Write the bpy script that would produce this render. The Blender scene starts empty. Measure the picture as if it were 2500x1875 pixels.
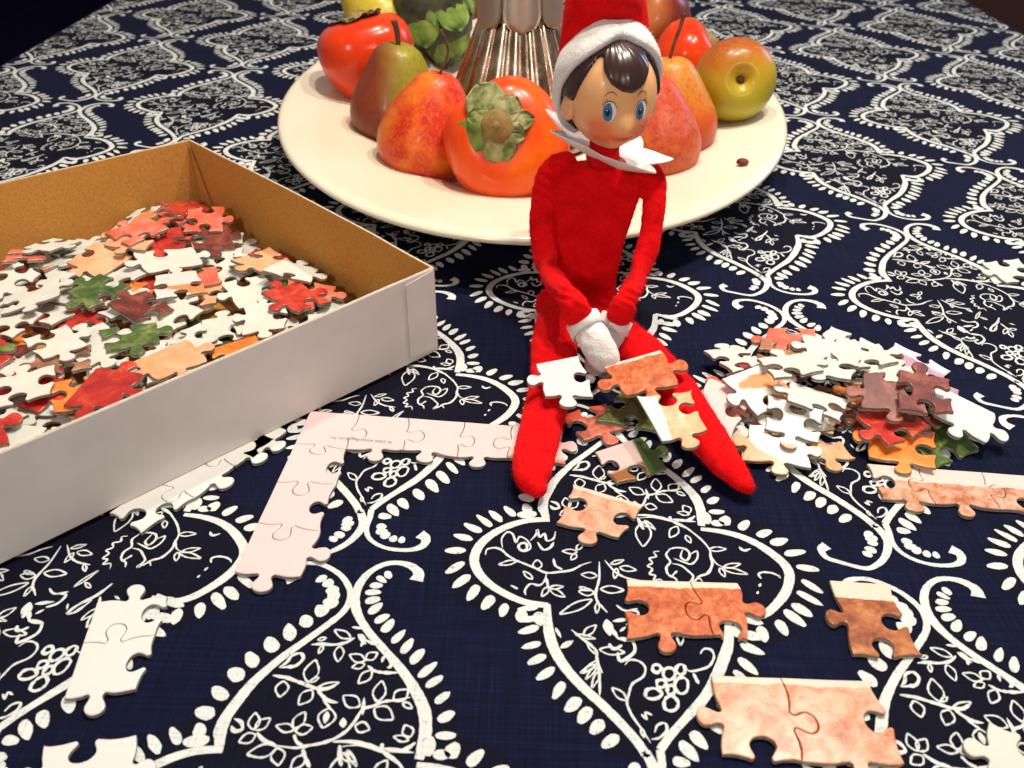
import bpy, bmesh, math, random
import numpy as np
from mathutils import Vector, Matrix, noise
R=math.radians
random.seed(7)
SC=bpy.context.scene
COL=SC.collection

# ------------------------------------------------------------------ camera
H=.26
FPX,PITCH,ROLL,YAW=2100.0,.6351,-.0134,-.0202
LA,LB,LO,LE,LSK=.4161*H,.8164*H,.0037,.0955,-.0435      # print repeat of the cloth
TX,TY=.248*H,-.8958*H
def ray(px,py):
    xx=(px-1250)/FPX; uu=(937.5-py)/FPX
    cr,sr=math.cos(ROLL),math.sin(ROLL)
    x=cr*xx+sr*uu; u=-sr*xx+cr*uu
    cp,sp=math.cos(PITCH),math.sin(PITCH)
    y=cp+u*sp; z=-sp+u*cp; c,s=math.cos(YAW),math.sin(YAW)
    return Vector((c*x+s*y,-s*x+c*y,z))
def G(px,py,z=0.):
    v=ray(px,py); return v*((z-H)/v.z)+Vector((0,0,H))
def PY(px,py,Y):
    v=ray(px,py); return v*(Y/v.y)+Vector((0,0,H))
cam=bpy.data.cameras.new('camera'); co=bpy.data.objects.new('camera',cam); COL.objects.link(co)
cam.sensor_width=36; cam.lens=FPX/2500*36; cam.clip_start=.01; cam.clip_end=50
_c,_s=math.cos(YAW),math.sin(YAW); _cp,_sp=math.cos(PITCH),math.sin(PITCH); _cr,_sr=math.cos(ROLL),math.sin(ROLL)
_f=Vector((_s*_cp,_c*_cp,-_sp)); _u0=Vector((_s*_sp,_c*_sp,_cp)); _r0=Vector((_c,-_s,0))
_r=_cr*_r0-_sr*_u0; _u=_sr*_r0+_cr*_u0
co.matrix_world=Matrix(((_r.x,_u.x,-_f.x,0),(_r.y,_u.y,-_f.y,0),(_r.z,_u.z,-_f.z,H),(0,0,0,1)))
SC.camera=co
cam.dof.use_dof=True; cam.dof.focus_distance=.42; cam.dof.aperture_fstop=18
# ------------------------------------------------------------------ world, lights, exposure
W=bpy.data.worlds.new('World'); SC.world=W; W.use_nodes=True
bg=W.node_tree.nodes['Background']; bg.inputs[0].default_value=(1.0,.86,.78,1); bg.inputs[1].default_value=.22
SC.view_settings.view_transform='Standard'; SC.view_settings.look='None'
SC.view_settings.exposure=.15; SC.view_settings.gamma=1
def lamp(name,loc,target,size,power,col):
    l=bpy.data.lights.new(name,'AREA'); l.shape='DISK'; l.size=size; l.energy=power; l.color=col
    o=bpy.data.objects.new(name,l); COL.objects.link(o); o.location=loc
    d=Vector(target)-Vector(loc); o.rotation_euler=d.to_track_quat('-Z','Y').to_euler(); return o
lamp('chandelier_bulb',(.20,.42,.98),(0,.42,0),.05,5.0,(1,.89,.76))
lamp('chandelier_bulb',(.36,.62,.98),(0,.45,0),.05,4.8,(1,.89,.76))
lamp('chandelier_bulb',(.00,.66,.98),(0,.45,0),.05,4.2,(1,.89,.76))
lamp('room_lamp',(-.60,-.95,.85),(.05,.5,.08),.16,5.4,(1,.88,.78))
lamp('room_lamp',(.75,-1.0,.80),(.0,.5,.05),.16,3.0,(1,.88,.80))
lamp('room_window',(2.0,2.3,.9),(0,.6,0),.8,9.0,(.50,.62,1))
try: SC.cycles.use_denoising=True
except Exception: pass

# ------------------------------------------------------------------ helpers
def tag(o,label=None,cat=None,group=None,kind=None):
    for k,v in (('label',label),('category',cat),('group',group),('kind',kind)):
        if v: o[k]=v
    return o
def empty(name,loc,label,cat,group=None):
    o=bpy.data.objects.new(name,None); COL.objects.link(o); o.location=loc; o.empty_display_size=.01
    return tag(o,label,cat,group)
def link(name,me,mats=None,parent=None,mat=None):
    o=bpy.data.objects.new(name,me); COL.objects.link(o)
    if mats:
        for m in mats: me.materials.append(m)
    if parent is not None:
        o.parent=parent
    return o
def wlink(name,me,mats,parent):
    """mesh given in world coordinates, parented to an empty that only has a location"""
    me.transform(Matrix.Translation(-parent.location)); return link(name,me,mats,parent)
def mesh(name,v,f,smooth=False):
    me=bpy.data.meshes.new(name); me.from_pydata([tuple(p) for p in v],[],f); me.update()
    if smooth: me.polygons.foreach_set('use_smooth',[True]*len(me.polygons))
    return me
def bm_mesh(name,bm,smooth=False):
    me=bpy.data.meshes.new(name); bm.to_mesh(me); bm.free()
    if smooth: me.polygons.foreach_set('use_smooth',[True]*len(me.polygons))
    return me
def catmull(P,n=6,closed=False):
    P=[Vector(p) for p in P]; out=[]; N=len(P)
    for i in range(N if closed else N-1):
        if closed: a,b,c,d=P[i-1],P[i],P[(i+1)%N],P[(i+2)%N]
        else: a,b,c,d=P[max(i-1,0)],P[i],P[i+1],P[min(i+2,N-1)]
        for k in range(n):
            t=k/n
            out.append(.5*((2*b)+(c-a)*t+(2*a-5*b+4*c-d)*t*t+(3*b-a-3*c+d)*t**3))
    if not closed: out.append(P[-1])
    return out
def interp(xs,ys,x): return float(np.interp(x,xs,ys))
def lathe(prof,n=64,M=None,rfun=None,close=True):
    """profile list (r,z) -> verts, faces"""
    v=[];f=[]
    for j,(r,z) in enumerate(prof):
        for i in range(n):
            a=2*math.pi*i/n; rr=r*(rfun(a,j,z) if rfun else 1)
            p=Vector((rr*math.cos(a),rr*math.sin(a),z)); v.append(M@p if M else p)
    for j in range(len(prof)-1):
        for i in range(n):
            k=(i+1)%n; f.append((j*n+i,j*n+k,(j+1)*n+k,(j+1)*n+i))
    return v,f
def loft(rings,cap=True):
    n=len(rings[0]); v=[p for r in rings for p in r]; f=[]
    for j in range(len(rings)-1):
        for i in range(n):
            k=(i+1)%n; f.append((j*n+i,j*n+k,(j+1)*n+k,(j+1)*n+i))
    if cap:
        f.append(tuple(range(n))[::-1]); f.append(tuple((len(rings)-1)*n+i for i in range(n)))
    return v,f
def tube(path,rad,n=12,up=Vector((0,0,1)),flat=1.0,cap=True):
    """path of points, rad (list), flat = ratio of thickness along up"""
    rings=[];P=[Vector(p) for p in path]
    for i,p in enumerate(P):
        d=(P[min(i+1,len(P)-1)]-P[max(i-1,0)]).normalized()
        s=d.cross(up)
        if s.length<1e-4: s=d.cross(Vector((0,1,0)))
        s.normalize(); w=s.cross(d).normalized()
        r=rad[i] if hasattr(rad,'__len__') else rad
        fl=flat[i] if hasattr(flat,'__len__') else flat
        rings.append([p+s*(r*math.cos(2*math.pi*k/n))+w*(r*fl*math.sin(2*math.pi*k/n)) for k in range(n)])
    return loft(rings,cap)
def join_vf(parts):
    v=[];f=[]
    for a,b in parts:
        o=len(v); v+=list(a); f+=[tuple(i+o for i in q) for q in b]
    return v,f

# ------------------------------------------------------------------ materials
class NT:
    def __init__(s,name,rough=.6,base=(.8,.8,.8),spec=.5,sheen=0,coat=0,metal=0,sss=0,trans=0,ior=1.5):
        s.m=bpy.data.materials.new(name); s.m.use_nodes=True; s.t=s.m.node_tree; s.n=s.t.nodes
        s.b=s.n['Principled BSDF']; s.set('Base Color',(*base,1)); s.set('Roughness',rough)
        s.set('Specular IOR Level',spec); s.set('Sheen Weight',sheen); s.set('Coat Weight',coat); s.set('Metallic',metal)
        s.set('Coat Roughness',.15); s.set('Sheen Roughness',.4); s.set('IOR',ior); s.set('Transmission Weight',trans)
        if sss: s.set('Subsurface Weight',sss); s.set('Subsurface Scale',.004); s.b.inputs['Subsurface Radius'].default_value=(1,.4,.2)
        s.tc=s.n.new('ShaderNodeTexCoord')
        s._co=s.tc.outputs['Object']
    def set(s,k,v):
        if k in s.b.inputs: s.b.inputs[k].default_value=v
    def co(s): return s._co
    def worldpos(s):
        g=s.n.new('ShaderNodeNewGeometry'); s._co=g.outputs['Position']; return s
    def ripple(s,strength=.5):
        old=s.b.inputs['Normal'].links[0].from_node; b=s.n.new('ShaderNodeBump'); b.inputs['Strength'].default_value=strength; b.inputs['Distance'].default_value=.02
        s.L(s.noise(7,2,dist=.8),b.inputs['Height']); s.L(b.outputs[0],old.inputs['Normal']); return s
    def L(s,a,b): s.t.links.new(a,b)
    def randco(s,amt=3.):
        oi=s.n.new('ShaderNodeObjectInfo'); m=s.n.new('ShaderNodeMath'); m.operation='MULTIPLY'; m.inputs[1].default_value=amt
        s.L(oi.outputs['Random'],m.inputs[0]); c=s.n.new('ShaderNodeCombineXYZ')
        for i in range(3): s.L(m.outputs[0],c.inputs[i])
        a=s.n.new('ShaderNodeVectorMath'); a.operation='ADD'; s.L(s._co,a.inputs[0]); s.L(c.outputs[0],a.inputs[1]); return a.outputs[0]
    def noise(s,scale,detail=3,co=None,dist=0,rough=.55):
        n=s.n.new('ShaderNodeTexNoise'); n.inputs['Scale'].default_value=scale; n.inputs['Detail'].default_value=detail
        n.inputs['Distortion'].default_value=dist; n.inputs['Roughness'].default_value=rough
        s.L(co or s._co,n.inputs['Vector']); return n.outputs['Fac']
    def ramp(s,fac,stops,inter='LINEAR'):
        r=s.n.new('ShaderNodeValToRGB'); r.color_ramp.interpolation=inter; e=r.color_ramp.elements
        while len(e)<len(stops): e.new(.5)
        for i,(p,c) in enumerate(stops): e[i].position=p; e[i].color=(*c,1) if len(c)==3 else c
        s.L(fac,r.inputs[0]); return r.outputs[0]
    def mix(s,fac,a,b,mode='MIX'):
        m=s.n.new('ShaderNodeMix'); m.data_type='RGBA'; m.blend_type=mode
        for sock,val in ((m.inputs[0],fac),(m.inputs[6],a),(m.inputs[7],b)):
            if hasattr(val,'is_linked') or hasattr(val,'links'): s.L(val,sock)
            elif isinstance(val,(int,float)): sock.default_value=val
            else: sock.default_value=(*val,1)
        return m.outputs[2]
    def math(s,op,a,b=0.,clamp=False):
        m=s.n.new('ShaderNodeMath'); m.operation=op; m.use_clamp=clamp
        for i,v in enumerate((a,b)):
            if hasattr(v,'links'): s.L(v,m.inputs[i])
            else: m.inputs[i].default_value=v
        return m.outputs[0]
    def sep(s,co=None):
        x=s.n.new('ShaderNodeSeparateXYZ'); s.L(co or s._co,x.inputs[0]); return x.outputs
    def color(s,c): s.L(c,s.b.inputs['Base Color']); return s
    def rough(s,c): s.L(c,s.b.inputs['Roughness']); return s
    def bump(s,h,strength=.3,dist=.001):
        b=s.n.new('ShaderNodeBump'); b.inputs['Strength'].default_value=strength; b.inputs['Distance'].default_value=dist
        s.L(h,b.inputs['Height']); s.L(b.outputs[0],s.b.inputs['Normal']); return s

def weave(nt,scale=2300):
    x,y,z=nt.sep()
    n1=nt.noise(40,2)
    sx=nt.math('SINE',nt.math('MULTIPLY',x,scale*2.2)); sy=nt.math('SINE',nt.math('MULTIPLY',y,scale*2.2))
    return nt.math('MULTIPLY',sx,sy)
def streaks(nt,sx,sy):
    m=nt.n.new('ShaderNodeMapping'); m.inputs['Scale'].default_value=(sx,sy,1); nt.L(nt.co(),m.inputs[0]); return nt.noise(1,3,m.outputs[0])
def mat_cloth():
    t=NT('navy_cotton',.85,spec=.12,sheen=.02).worldpos()
    w=weave(t); s1=streaks(t,900,25); s2=streaks(t,25,900)
    s=t.math('ADD',t.math('MULTIPLY',s1,.5),t.math('MULTIPLY',s2,.5))
    c=t.ramp(s,[(.38,(.0016,.0026,.013)),(.5,(.0022,.0042,.022)),(.70,(.006,.011,.040))])
    t.color(c); t.bump(t.math('ADD',t.math('MULTIPLY',w,.5),t.math('MULTIPLY',s,1.5)),.35,.0003)
    t.ripple(); t.set('Sheen Tint',(.4,.5,1,1)); return t.m
def mat_print():
    t=NT('white_ink_on_cotton',.85,spec=.2).worldpos()
    w=weave(t); s1=streaks(t,1200,60); s2=streaks(t,60,1200)
    s=t.math('ADD',t.math('MULTIPLY',s1,.5),t.math('MULTIPLY',s2,.5))
    n=t.math('ADD',t.math('MULTIPLY',w,.05),s)
    c=t.ramp(n,[(.30,(.34,.37,.42)),(.42,(.58,.62,.62)),(.6,(.68,.72,.69))])
    t.color(t.mix(t.math('MULTIPLY',t.ramp(t.noise(420,4,rough=.7),[(.60,(0,0,0)),(.72,(1,1,1))]),.75),c,(.10,.12,.20))); t.bump(n,.4,.0003); t.ripple(); return t.m
def felt(name,c1,c2,sheen=.5):
    t=NT(name,.95,spec=.1,sheen=sheen)
    n=t.noise(900,4,rough=.7); n2=t.noise(120,3)
    t.color(t.ramp(t.math('ADD',t.math('MULTIPLY',n,.5),t.math('MULTIPLY',n2,.5)),[(.36,c1),(.62,c2)]))
    t.bump(t.math('ADD',n,t.math('MULTIPLY',n2,1.6)),.6,.0012); t.set('Sheen Tint',(*[min(1,x*1.2+.1) for x in c2],1)); return t.m
M_CLOTH=mat_cloth(); M_PRINT=mat_print()
M_DINK=None
def mat_dink():
    t=NT('black_ink_on_cotton',.85,spec=.12).worldpos(); s1=streaks(t,900,25); s2=streaks(t,25,900)
    s=t.math('ADD',t.math('MULTIPLY',s1,.5),t.math('MULTIPLY',s2,.5)); t.color(t.ramp(s,[(.38,(.0022,.0026,.009)),(.6,(.0032,.0046,.016)),(.75,(.009,.012,.030))])); t.bump(s,.4,.0003); t.ripple(); return t.m
M_DINK=mat_dink()
M_RED=felt('red_felt',(.62,.002,.004),(.88,.006,.009),.25)
M_WFELT=felt('white_felt',(.76,.74,.72),(.88,.87,.85),.4)
def mat_plate():
    t=NT('cream_glazed_china',.16,(.80,.74,.62),spec=.5,coat=.3)
    n=t.noise(9,3); t.color(t.ramp(n,[(.35,(.76,.69,.53)),(.65,(.82,.76,.61))])); return t.m
M_PLATE=mat_plate()
def fruit(name,stops,scale=30,speck=(.35,.05,.02),speckamt=.35,rough=.35,axis=None,dist=.4,bump=.05,coat=.15,sps=350):
    """axis: (vector, centre, width, [(pos,colour)...]) skin colour that changes over the fruit"""
    t=NT(name,rough,spec=.3,coat=coat*.5)
    n=t.noise(scale,4,dist=dist)
    if axis:
        vec,cen,wid=axis
        d=t.n.new('ShaderNodeVectorMath'); d.operation='DOT_PRODUCT'; t.L(t.co(),d.inputs[0]); d.inputs[1].default_value=vec
        v=t.math('DIVIDE',t.math('SUBTRACT',d.outputs['Value'],cen),wid)
        fac=t.math('ADD',t.math('ADD',v,.5),t.math('MULTIPLY',t.math('SUBTRACT',n,.5),.5),True)
    else: fac=n
    c=t.ramp(fac,stops)
    sp=t.noise(sps,3,rough=.7); m=t.ramp(sp,[(.50,(0,0,0)),(.62,(1,1,1))]); m2=t.math('MULTIPLY',m,speckamt)
    c=t.mix(m2,c,speck); t.color(c); t.bump(t.math('ADD',t.noise(60,3),t.math('MULTIPLY',sp,.2)),bump*3,.001); return t.m
M_PERS=fruit('persimmon_skin',[(.3,(.72,.035,.004)),(.5,(.80,.075,.004)),(.72,(.84,.16,.006))],16,speck=(.55,.03,.005),speckamt=.2,rough=.28,coat=.2)
M_PERS2=fruit('deep_persimmon_skin',[(.3,(.62,.022,.004)),(.6,(.74,.055,.004)),(.8,(.80,.12,.006))],16,speckamt=.15,rough=.24,coat=.25)
M_PEARG=fruit('olive_pear_skin',[(.18,(.20,.030,.010)),(.42,(.24,.11,.016)),(.7,(.29,.26,.022))],25,speck=(.15,.10,.02),axis=((.95,-.15,.25),.010,.045),rough=.42)
M_PEARR=fruit('red_orange_pear_skin',[(.28,(.66,.20,.012)),(.42,(.64,.085,.008)),(.56,(.50,.018,.005)),(.72,(.62,.06,.012))],38,speck=(.70,.20,.03),speckamt=.4,rough=.42,dist=.5,sps=420)
M_PEARP=fruit('pink_pear_skin',[(.28,(.64,.16,.035)),(.5,(.54,.07,.025)),(.7,(.62,.16,.10))],45,speck=(.36,.03,.012),speckamt=.6,rough=.45,dist=.6,sps=300)
M_PEARO=fruit('orange_pear_skin',[(.15,(.44,.035,.010)),(.5,(.60,.11,.012)),(.85,(.56,.24,.025))],40,speck=(.5,.06,.02),speckamt=.6,axis=((.3,.1,1),.008,.06),rough=.4)
M_APPLEY=fruit('yellow_red_apple_skin',[(.10,(.38,.34,.014)),(.42,(.46,.29,.014)),(.66,(.42,.12,.010)),(.9,(.30,.04,.010))],18,speck=(.45,.30,.05),speckamt=.3,axis=((-.25,.15,1),.013,.050),rough=.34,coat=.3)
M_APPLED=fruit('dark_red_apple_skin',[(.1,(.11,.012,.01)),(.55,(.17,.02,.014)),(.9,(.40,.12,.03))],20,speck=(.3,.08,.03),speckamt=.3,axis=((-.5,-.7,.5),.020,.035),rough=.3,coat=.35)
M_YELLOW=fruit('yellow_pear_skin',[(.2,(.50,.38,.03)),(.8,(.62,.52,.05))],25,speck=(.3,.2,.03))
def simple(name,c1,c2,scale=60,rough=.6,bump=.3,bd=.001,spec=.4,**k):
    t=NT(name,rough,spec=spec,**k); n=t.noise(scale,4); t.color(t.ramp(n,[(.35,c1),(.65,c2)])); t.bump(n,bump,bd); return t.m
M_STEM=simple('woody_stem',(.05,.022,.01),(.14,.06,.025),200)
M_CALYX=simple('dry_green_calyx',(.09,.12,.03),(.40,.38,.17),120,.8,.5)
M_CALYXG=simple('green_calyx',(.10,.16,.02),(.30,.34,.07),90,.7,.4)
M_CALYXC=simple('brown_calyx_centre',(.16,.09,.02),(.30,.20,.05),150,.7,.4)
M_ARTI=simple('artichoke_green',(.035,.075,.012),(.26,.40,.06),45,.5,.2)
M_ARTD=simple('artichoke_dark',(.015,.02,.012),(.07,.07,.03),90,.55,.2)
M_RAISIN=simple('raisin_skin',(.06,.006,.004),(.22,.03,.015),400,.35,.6)
M_KRAFT=None
def mat_kraft():
    t=NT('kraft_cardboard',.9,spec=.15); n=t.noise(700,4,rough=.8); n2=t.noise(30,2)
    c=t.ramp(n,[(.33,(.38,.175,.038)),(.5,(.52,.26,.06)),(.7,(.60,.32,.085))]); c=t.mix(t.math('MULTIPLY',n2,.25),c,(.42,.19,.04)); t.color(c); t.bump(n,.15,.0004); return t.m
M_KRAFT=mat_kraft()
M_BOXW=simple('white_box_paper',(.66,.63,.61),(.73,.70,.68),30,.55,.06)
M_BOXE=simple('pale_board_edge',(.50,.42,.30),(.66,.58,.45),300,.8)
def print_mat(name,stops,scale=70,strip=None,blob=None,rough=.28,dist=.35,grad=None,grad2=None):
    """printed face of a puzzle piece. strip=(y,colour): pale band above y; blob=(scale,thresh,colour); grad=(vec,cen,wid,colour)"""
    t=NT(name,rough,spec=.5,coat=.35); co=t.randco()
    n=t.noise(scale*1.25,6,co,dist,.72); c=t.ramp(n,stops)
    for gg in (grad,grad2):
        if not gg: continue
        vec,cen,wid,colr=gg
        d=t.n.new('ShaderNodeVectorMath'); d.operation='DOT_PRODUCT'; t.L(t.co(),d.inputs[0]); d.inputs[1].default_value=vec
        v=t.math('DIVIDE',t.math('SUBTRACT',d.outputs['Value'],cen),wid)
        v=t.math('ADD',v,t.math('MULTIPLY',t.math('SUBTRACT',t.noise(90,3,co),.5),2.0),True)
        c=t.mix(v,c,colr)
    if blob:
        bs,th,bc=blob; b=t.noise(bs,1.5,co,.5,.4); c=t.mix(t.ramp(b,[(th-.015,(0,0,0)),(th+.015,(1,1,1))]),c,bc)
    if strip:
        y=t.sep()[1]; w=t.math('ADD',y,t.math('MULTIPLY',t.math('SUBTRACT',t.noise(150,3,co),.5),.003))
        m=t.math('MULTIPLY',t.math('SUBTRACT',w,strip[0]),2500,True); c=t.mix(m,c,strip[1])
    t.color(c); t.bump(t.noise(60,2,co),.05,.001); return t.m
WHT=(.71,.71,.67); PNK=(.80,.66,.62); PCH=(.80,.42,.27); ORG=(.76,.20,.04); COR=(.74,.13,.07); RED=(.46,.025,.02); BRN=(.36,.10,.035); MAR=(.12,.018,.015); GRN=(.07,.13,.03); DGR=(.03,.05,.03)
PM={
 'white':print_mat('print_white',[(.3,(.67,.685,.655)),(.7,(.72,.73,.70))]),
 'pinkwhite':print_mat('print_pink_white',[(.3,(.70,.555,.55)),(.7,(.74,.60,.59))],20),
 'pinkorange':print_mat('print_pink_orange_foot',[(.3,(.76,.57,.54)),(.7,(.79,.61,.58))],20,grad=((0,-1,0),.009,.003,(.52,.15,.06))),
 'pinkbrown':print_mat('print_pink_over_brown',[(.37,(.40,.13,.05)),(.5,(.60,.29,.17)),(.63,(.70,.46,.36))],120,strip=(.0015,(.80,.60,.54))),
 'mottled':print_mat('print_mottled_orange',[(.34,(.32,.045,.008)),(.47,(.50,.10,.02)),(.60,(.60,.19,.06)),(.74,(.68,.34,.19))],170,strip=(.0095,(.82,.62,.50))),
 'mottledlight':print_mat('print_pale_peach_mottled',[(.30,(.42,.10,.04)),(.42,(.60,.26,.15)),(.54,(.68,.40,.28)),(.7,(.70,.46,.34))],120,strip=(.0090,(.78,.60,.48))),
 'mottleddark':print_mat('print_brown_mottled',[(.32,(.16,.03,.012)),(.48,(.36,.10,.02)),(.64,(.54,.22,.08))],110,strip=(.008,(.82,.60,.50))),
 'peachy':print_mat('print_peach_cream',[(.34,(.36,.07,.02)),(.44,(.56,.19,.08)),(.55,(.66,.35,.22)),(.7,(.70,.43,.31))],85,strip=(.0120,(.78,.55,.44))),
 'orange':print_mat('print_orange',[(.3,(.72,.12,.02)),(.5,(.80,.24,.04)),(.7,(.84,.38,.10))],45),
 'peach':print_mat('print_peach',[(.3,(.78,.30,.12)),(.6,(.84,.48,.28)),(.8,(.85,.6,.4))],50),
 'coral':print_mat('print_coral',[(.3,(.66,.08,.04)),(.5,(.76,.16,.10)),(.7,(.82,.34,.24))],50),
 'red':print_mat('print_red',[(.3,(.22,.012,.012)),(.5,(.50,.03,.02)),(.7,(.72,.12,.06))],55),
 'maroon':print_mat('print_maroon',[(.3,(.04,.008,.006)),(.5,(.16,.022,.014)),(.66,(.34,.09,.05))],60,rough=.45),
 'green':print_mat('print_green',[(.3,(.02,.045,.015)),(.5,(.07,.13,.03)),(.7,(.28,.32,.09))],60),
 'brown':print_mat('print_brown',[(.3,(.14,.05,.03)),(.5,(.32,.13,.07)),(.7,(.55,.30,.18))],60),
 'whiteorange':print_mat('print_white_with_orange',[(.3,WHT),(.7,WHT)],60,blob=(42,.55,(.78,.28,.10))),
 'orangeglow':print_mat('print_glossy_orange',[(.3,(.78,.28,.10)),(.55,(.82,.42,.22)),(.72,(.85,.66,.5))],60,grad=((0,1,0),.003,.0012,WHT)),
 'redbrown':print_mat('print_red_brown',[(.30,(.30,.04,.02)),(.5,(.56,.16,.10)),(.7,(.68,.34,.22))],120,grad=((0,1,0),.001,.006,(.64,.09,.04))),
 'pinkgreen':print_mat('print_pink_and_brown',[(.3,(.62,.48,.46)),(.7,(.68,.52,.50))],40,grad=((0,-1,0),.003,.0015,(.30,.11,.03)),grad2=((1,-.3,0),.0065,.0008,(.06,.13,.03))),
}
M_BACK=simple('grey_green_board_back',(.60,.61,.54),(.67,.67,.60),60,.8,.08)
M_BACKW=simple('pale_board_back',(.64,.64,.58),(.70,.70,.64),60,.75,.05)
M_SIDE=simple('grey_board_core',(.17,.155,.13),(.30,.28,.24),500,.9)

# ------------------------------------------------------------------ table, cloth, floor
def boxvf(x0,x1,y0,y1,z0,z1):
    v=[(x,y,z) for z in (z0,z1) for y in (y0,y1) for x in (x0,x1)]
    return v,[(0,2,3,1),(4,5,7,6),(0,1,5,4),(2,6,7,3),(0,4,6,2),(1,3,7,5)]
def bevel_obj(o,w,seg=2):
    b=o.modifiers.new('bevel','BEVEL'); b.width=w; b.segments=seg; b.limit_method='ANGLE'; return o
FLZ=-.76
M_FLOOR=simple('maroon_carpet',(.04,.011,.009),(.09,.026,.02),300,.95,.8,.004)
fl=link('floor',mesh('floor',*boxvf(-4,4,-3,6,FLZ-.05,FLZ)),[M_FLOOR]); tag(fl,kind='structure')
M_WOOD=simple('dark_table_wood',(.05,.02,.01),(.10,.045,.02),20,.4)
TXL,TXR,TY0,TY1=-.532,.566,-.35,2.0
tb=empty('table',(0,.8,FLZ),'dark wooden table hidden under the navy patterned cloth','table')
wlink('tabletop',mesh('tabletop',*boxvf(TXL+.004,TXR-.004,TY0+.004,TY1-.004,-.035,-.003)),[M_WOOD],tb)
for x in (TXL+.06,TXR-.06):
    for y in (TY0+.07,TY1-.07):
        wlink('leg',mesh('leg',*boxvf(x-.03,x+.03,y-.03,y+.03,FLZ,-.035)),[M_WOOD],tb)
cl=empty('tablecloth',(0,.8,0),'navy cotton tablecloth printed with white medallions covering the table','tablecloth')
# cloth surface with rounded edge and hanging skirt
def cloth_mesh():
    nx,ny=2,2
    prof=[(0,0),(.003,-.0006),(.0052,-.003),(.006,-.007),(.008,-.06),(.012,-.13),(.015,-.20)]
    rings=[]
    per=[]
    N=60
    cs=[(TXL,TY0),(TXR,TY0),(TXR,TY1),(TXL,TY1)]
    for k in range(4):
        a=Vector(cs[k]);b=Vector(cs[(k+1)%4])
        for i in range(N): per.append((a.lerp(b,i/N),k,i/N))
    C=Vector(((TXL+TXR)/2,(TY0+TY1)/2))
    for j,(o,z) in enumerate(prof):
        r=[]
        for p,k,t in per:
            nrm=[Vector((0,-1)),Vector((1,0)),Vector((0,1)),Vector((-1,0))][k]
            if t==0: nrm=(nrm+[Vector((0,-1)),Vector((1,0)),Vector((0,1)),Vector((-1,0))][k-1])
            w=.012*math.sin(t*2*math.pi*7+k)*min(1,max(0,-z-.01)/.12)
            q=p+nrm*(o+w); r.append((q.x,q.y,z))
        rings.append(r)
    n=len(per); v=[p for r in rings for p in r]; f=[tuple(range(n))]
    for j in range(len(rings)-1):
        for i in range(n):
            k=(i+1)%n; f.append((j*n+k,j*n+i,(j+1)*n+i,(j+1)*n+k))
    me=mesh('cloth',v,f); return me
wlink('cloth',cloth_mesh(),[M_CLOTH],cl)

# ---- printed medallion: strokes traced on the cloth, in the cloth's own plane
def lat(px,py,i,yc):
    g=G(px,py); Y=(g.y+TY)/LB; X=(g.x+TX)/LA-LSK*Y
    u=X-i; v=Y-yc-(LO if i%2 else 0)
    return Vector(((u+LSK*v)*LA,v*LB))
Z2=lambda x,y: lat(1050+x/2.2884,1150+y/2.2884,1,0.)
Z3=lambda x,y: lat(400+x/2.3284,1300+y/2.3284,0,-.5)
ZA=lambda x,y: lat(400+x/2.3284,950+y/2.3284,0,.5)
S2=1/2.2884/5600; 
class Ink:
    def __init__(s): s.v=[];s.f=[];s.k=0
    def z(s): s.k+=1; return .00012+(s.k%24)*.00001
    def poly(s,pts):
        z=s.z(); o=len(s.v); c=sum((Vector(p) for p in pts),Vector((0,0)))/len(pts)
        s.v.append((c.x,c.y,z)); s.v+=[(p[0],p[1],z) for p in pts]; n=len(pts)
        for i in range(n): s.f.append((o,o+1+i,o+1+(i+1)%n))
    def stroke(s,P,w,closed=False,taper=True,sm=4,jit=.12):
        P=catmull(P,sm,closed) if sm else [Vector(p) for p in P]
        n=len(P)
        if n<2: return
        z=s.z(); o=len(s.v); seed=s.k*3.1
        for i,p in enumerate(P):
            if closed: d=P[(i+1)%n]-P[i-1]
            else: d=P[min(i+1,n-1)]-P[max(i-1,0)]
            d.normalize(); nr=Vector((-d.y,d.x)); t=i/(n-1)
            ww=(interp([q/(len(w)-1) for q in range(len(w))],w,t) if hasattr(w,'__len__') else w)*.5
            if taper and not closed and not hasattr(w,'__len__'): ww*=min(1,.35+4*min(t,1-t))
            ww*=(1+jit*noise.noise(Vector((p.x*900,p.y*900,seed)))*2)*(.80 if jit<.06 else 1)
            a=p+nr*ww; b=p-nr*ww; s.v+=[(a.x,a.y,z),(b.x,b.y,z)]
        for i in range(n if closed else n-1):
            k=(i+1)%n; s.f.append((o+2*i+1,o+2*k+1,o+2*k,o+2*i))
    def leaf(s,a,b,w,lw=None,fill=False):
        a=Vector(a);b=Vector(b);d=b-a;L=d.length
        if L<1e-6: return
        d/=L;nr=Vector((-d.y,d.x)); w=w*.5
        prof=[(0,.12),(.12,.55),(.35,1),(.6,.92),(.85,.45),(1,0)]
        pts=[a+d*(t*L)+nr*(h*w) for t,h in prof]+[a+d*(t*L)-nr*(h*w*.95) for t,h in prof[-2::-1]]
        if fill: s.poly(catmull(pts,2,True))
        else: s.stroke(pts,lw or .0007,True,sm=3,jit=.3)
    def drop(s,c,d,L,w,rs):
        """one printed drop: centre, direction, length, width"""
        d=Vector(d).normalized(); nr=Vector((-d.y,d.x)); pts=[]
        e=rs.uniform(.7,1.0)
        for k in range(12):
            a=2*math.pi*k/12; x=math.cos(a); y=math.sin(a)*(1-.22*x*e)
            q=1+rs.uniform(-.07,.07)
            pts.append(Vector(c)+d*(x*L*.5*q)+nr*(y*w*.5*q))
        s.poly(pts)
ink=Ink()
rs=random.Random(5)
mx=lambda P:[Vector((-p.x,p.y)) for p in P]
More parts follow.
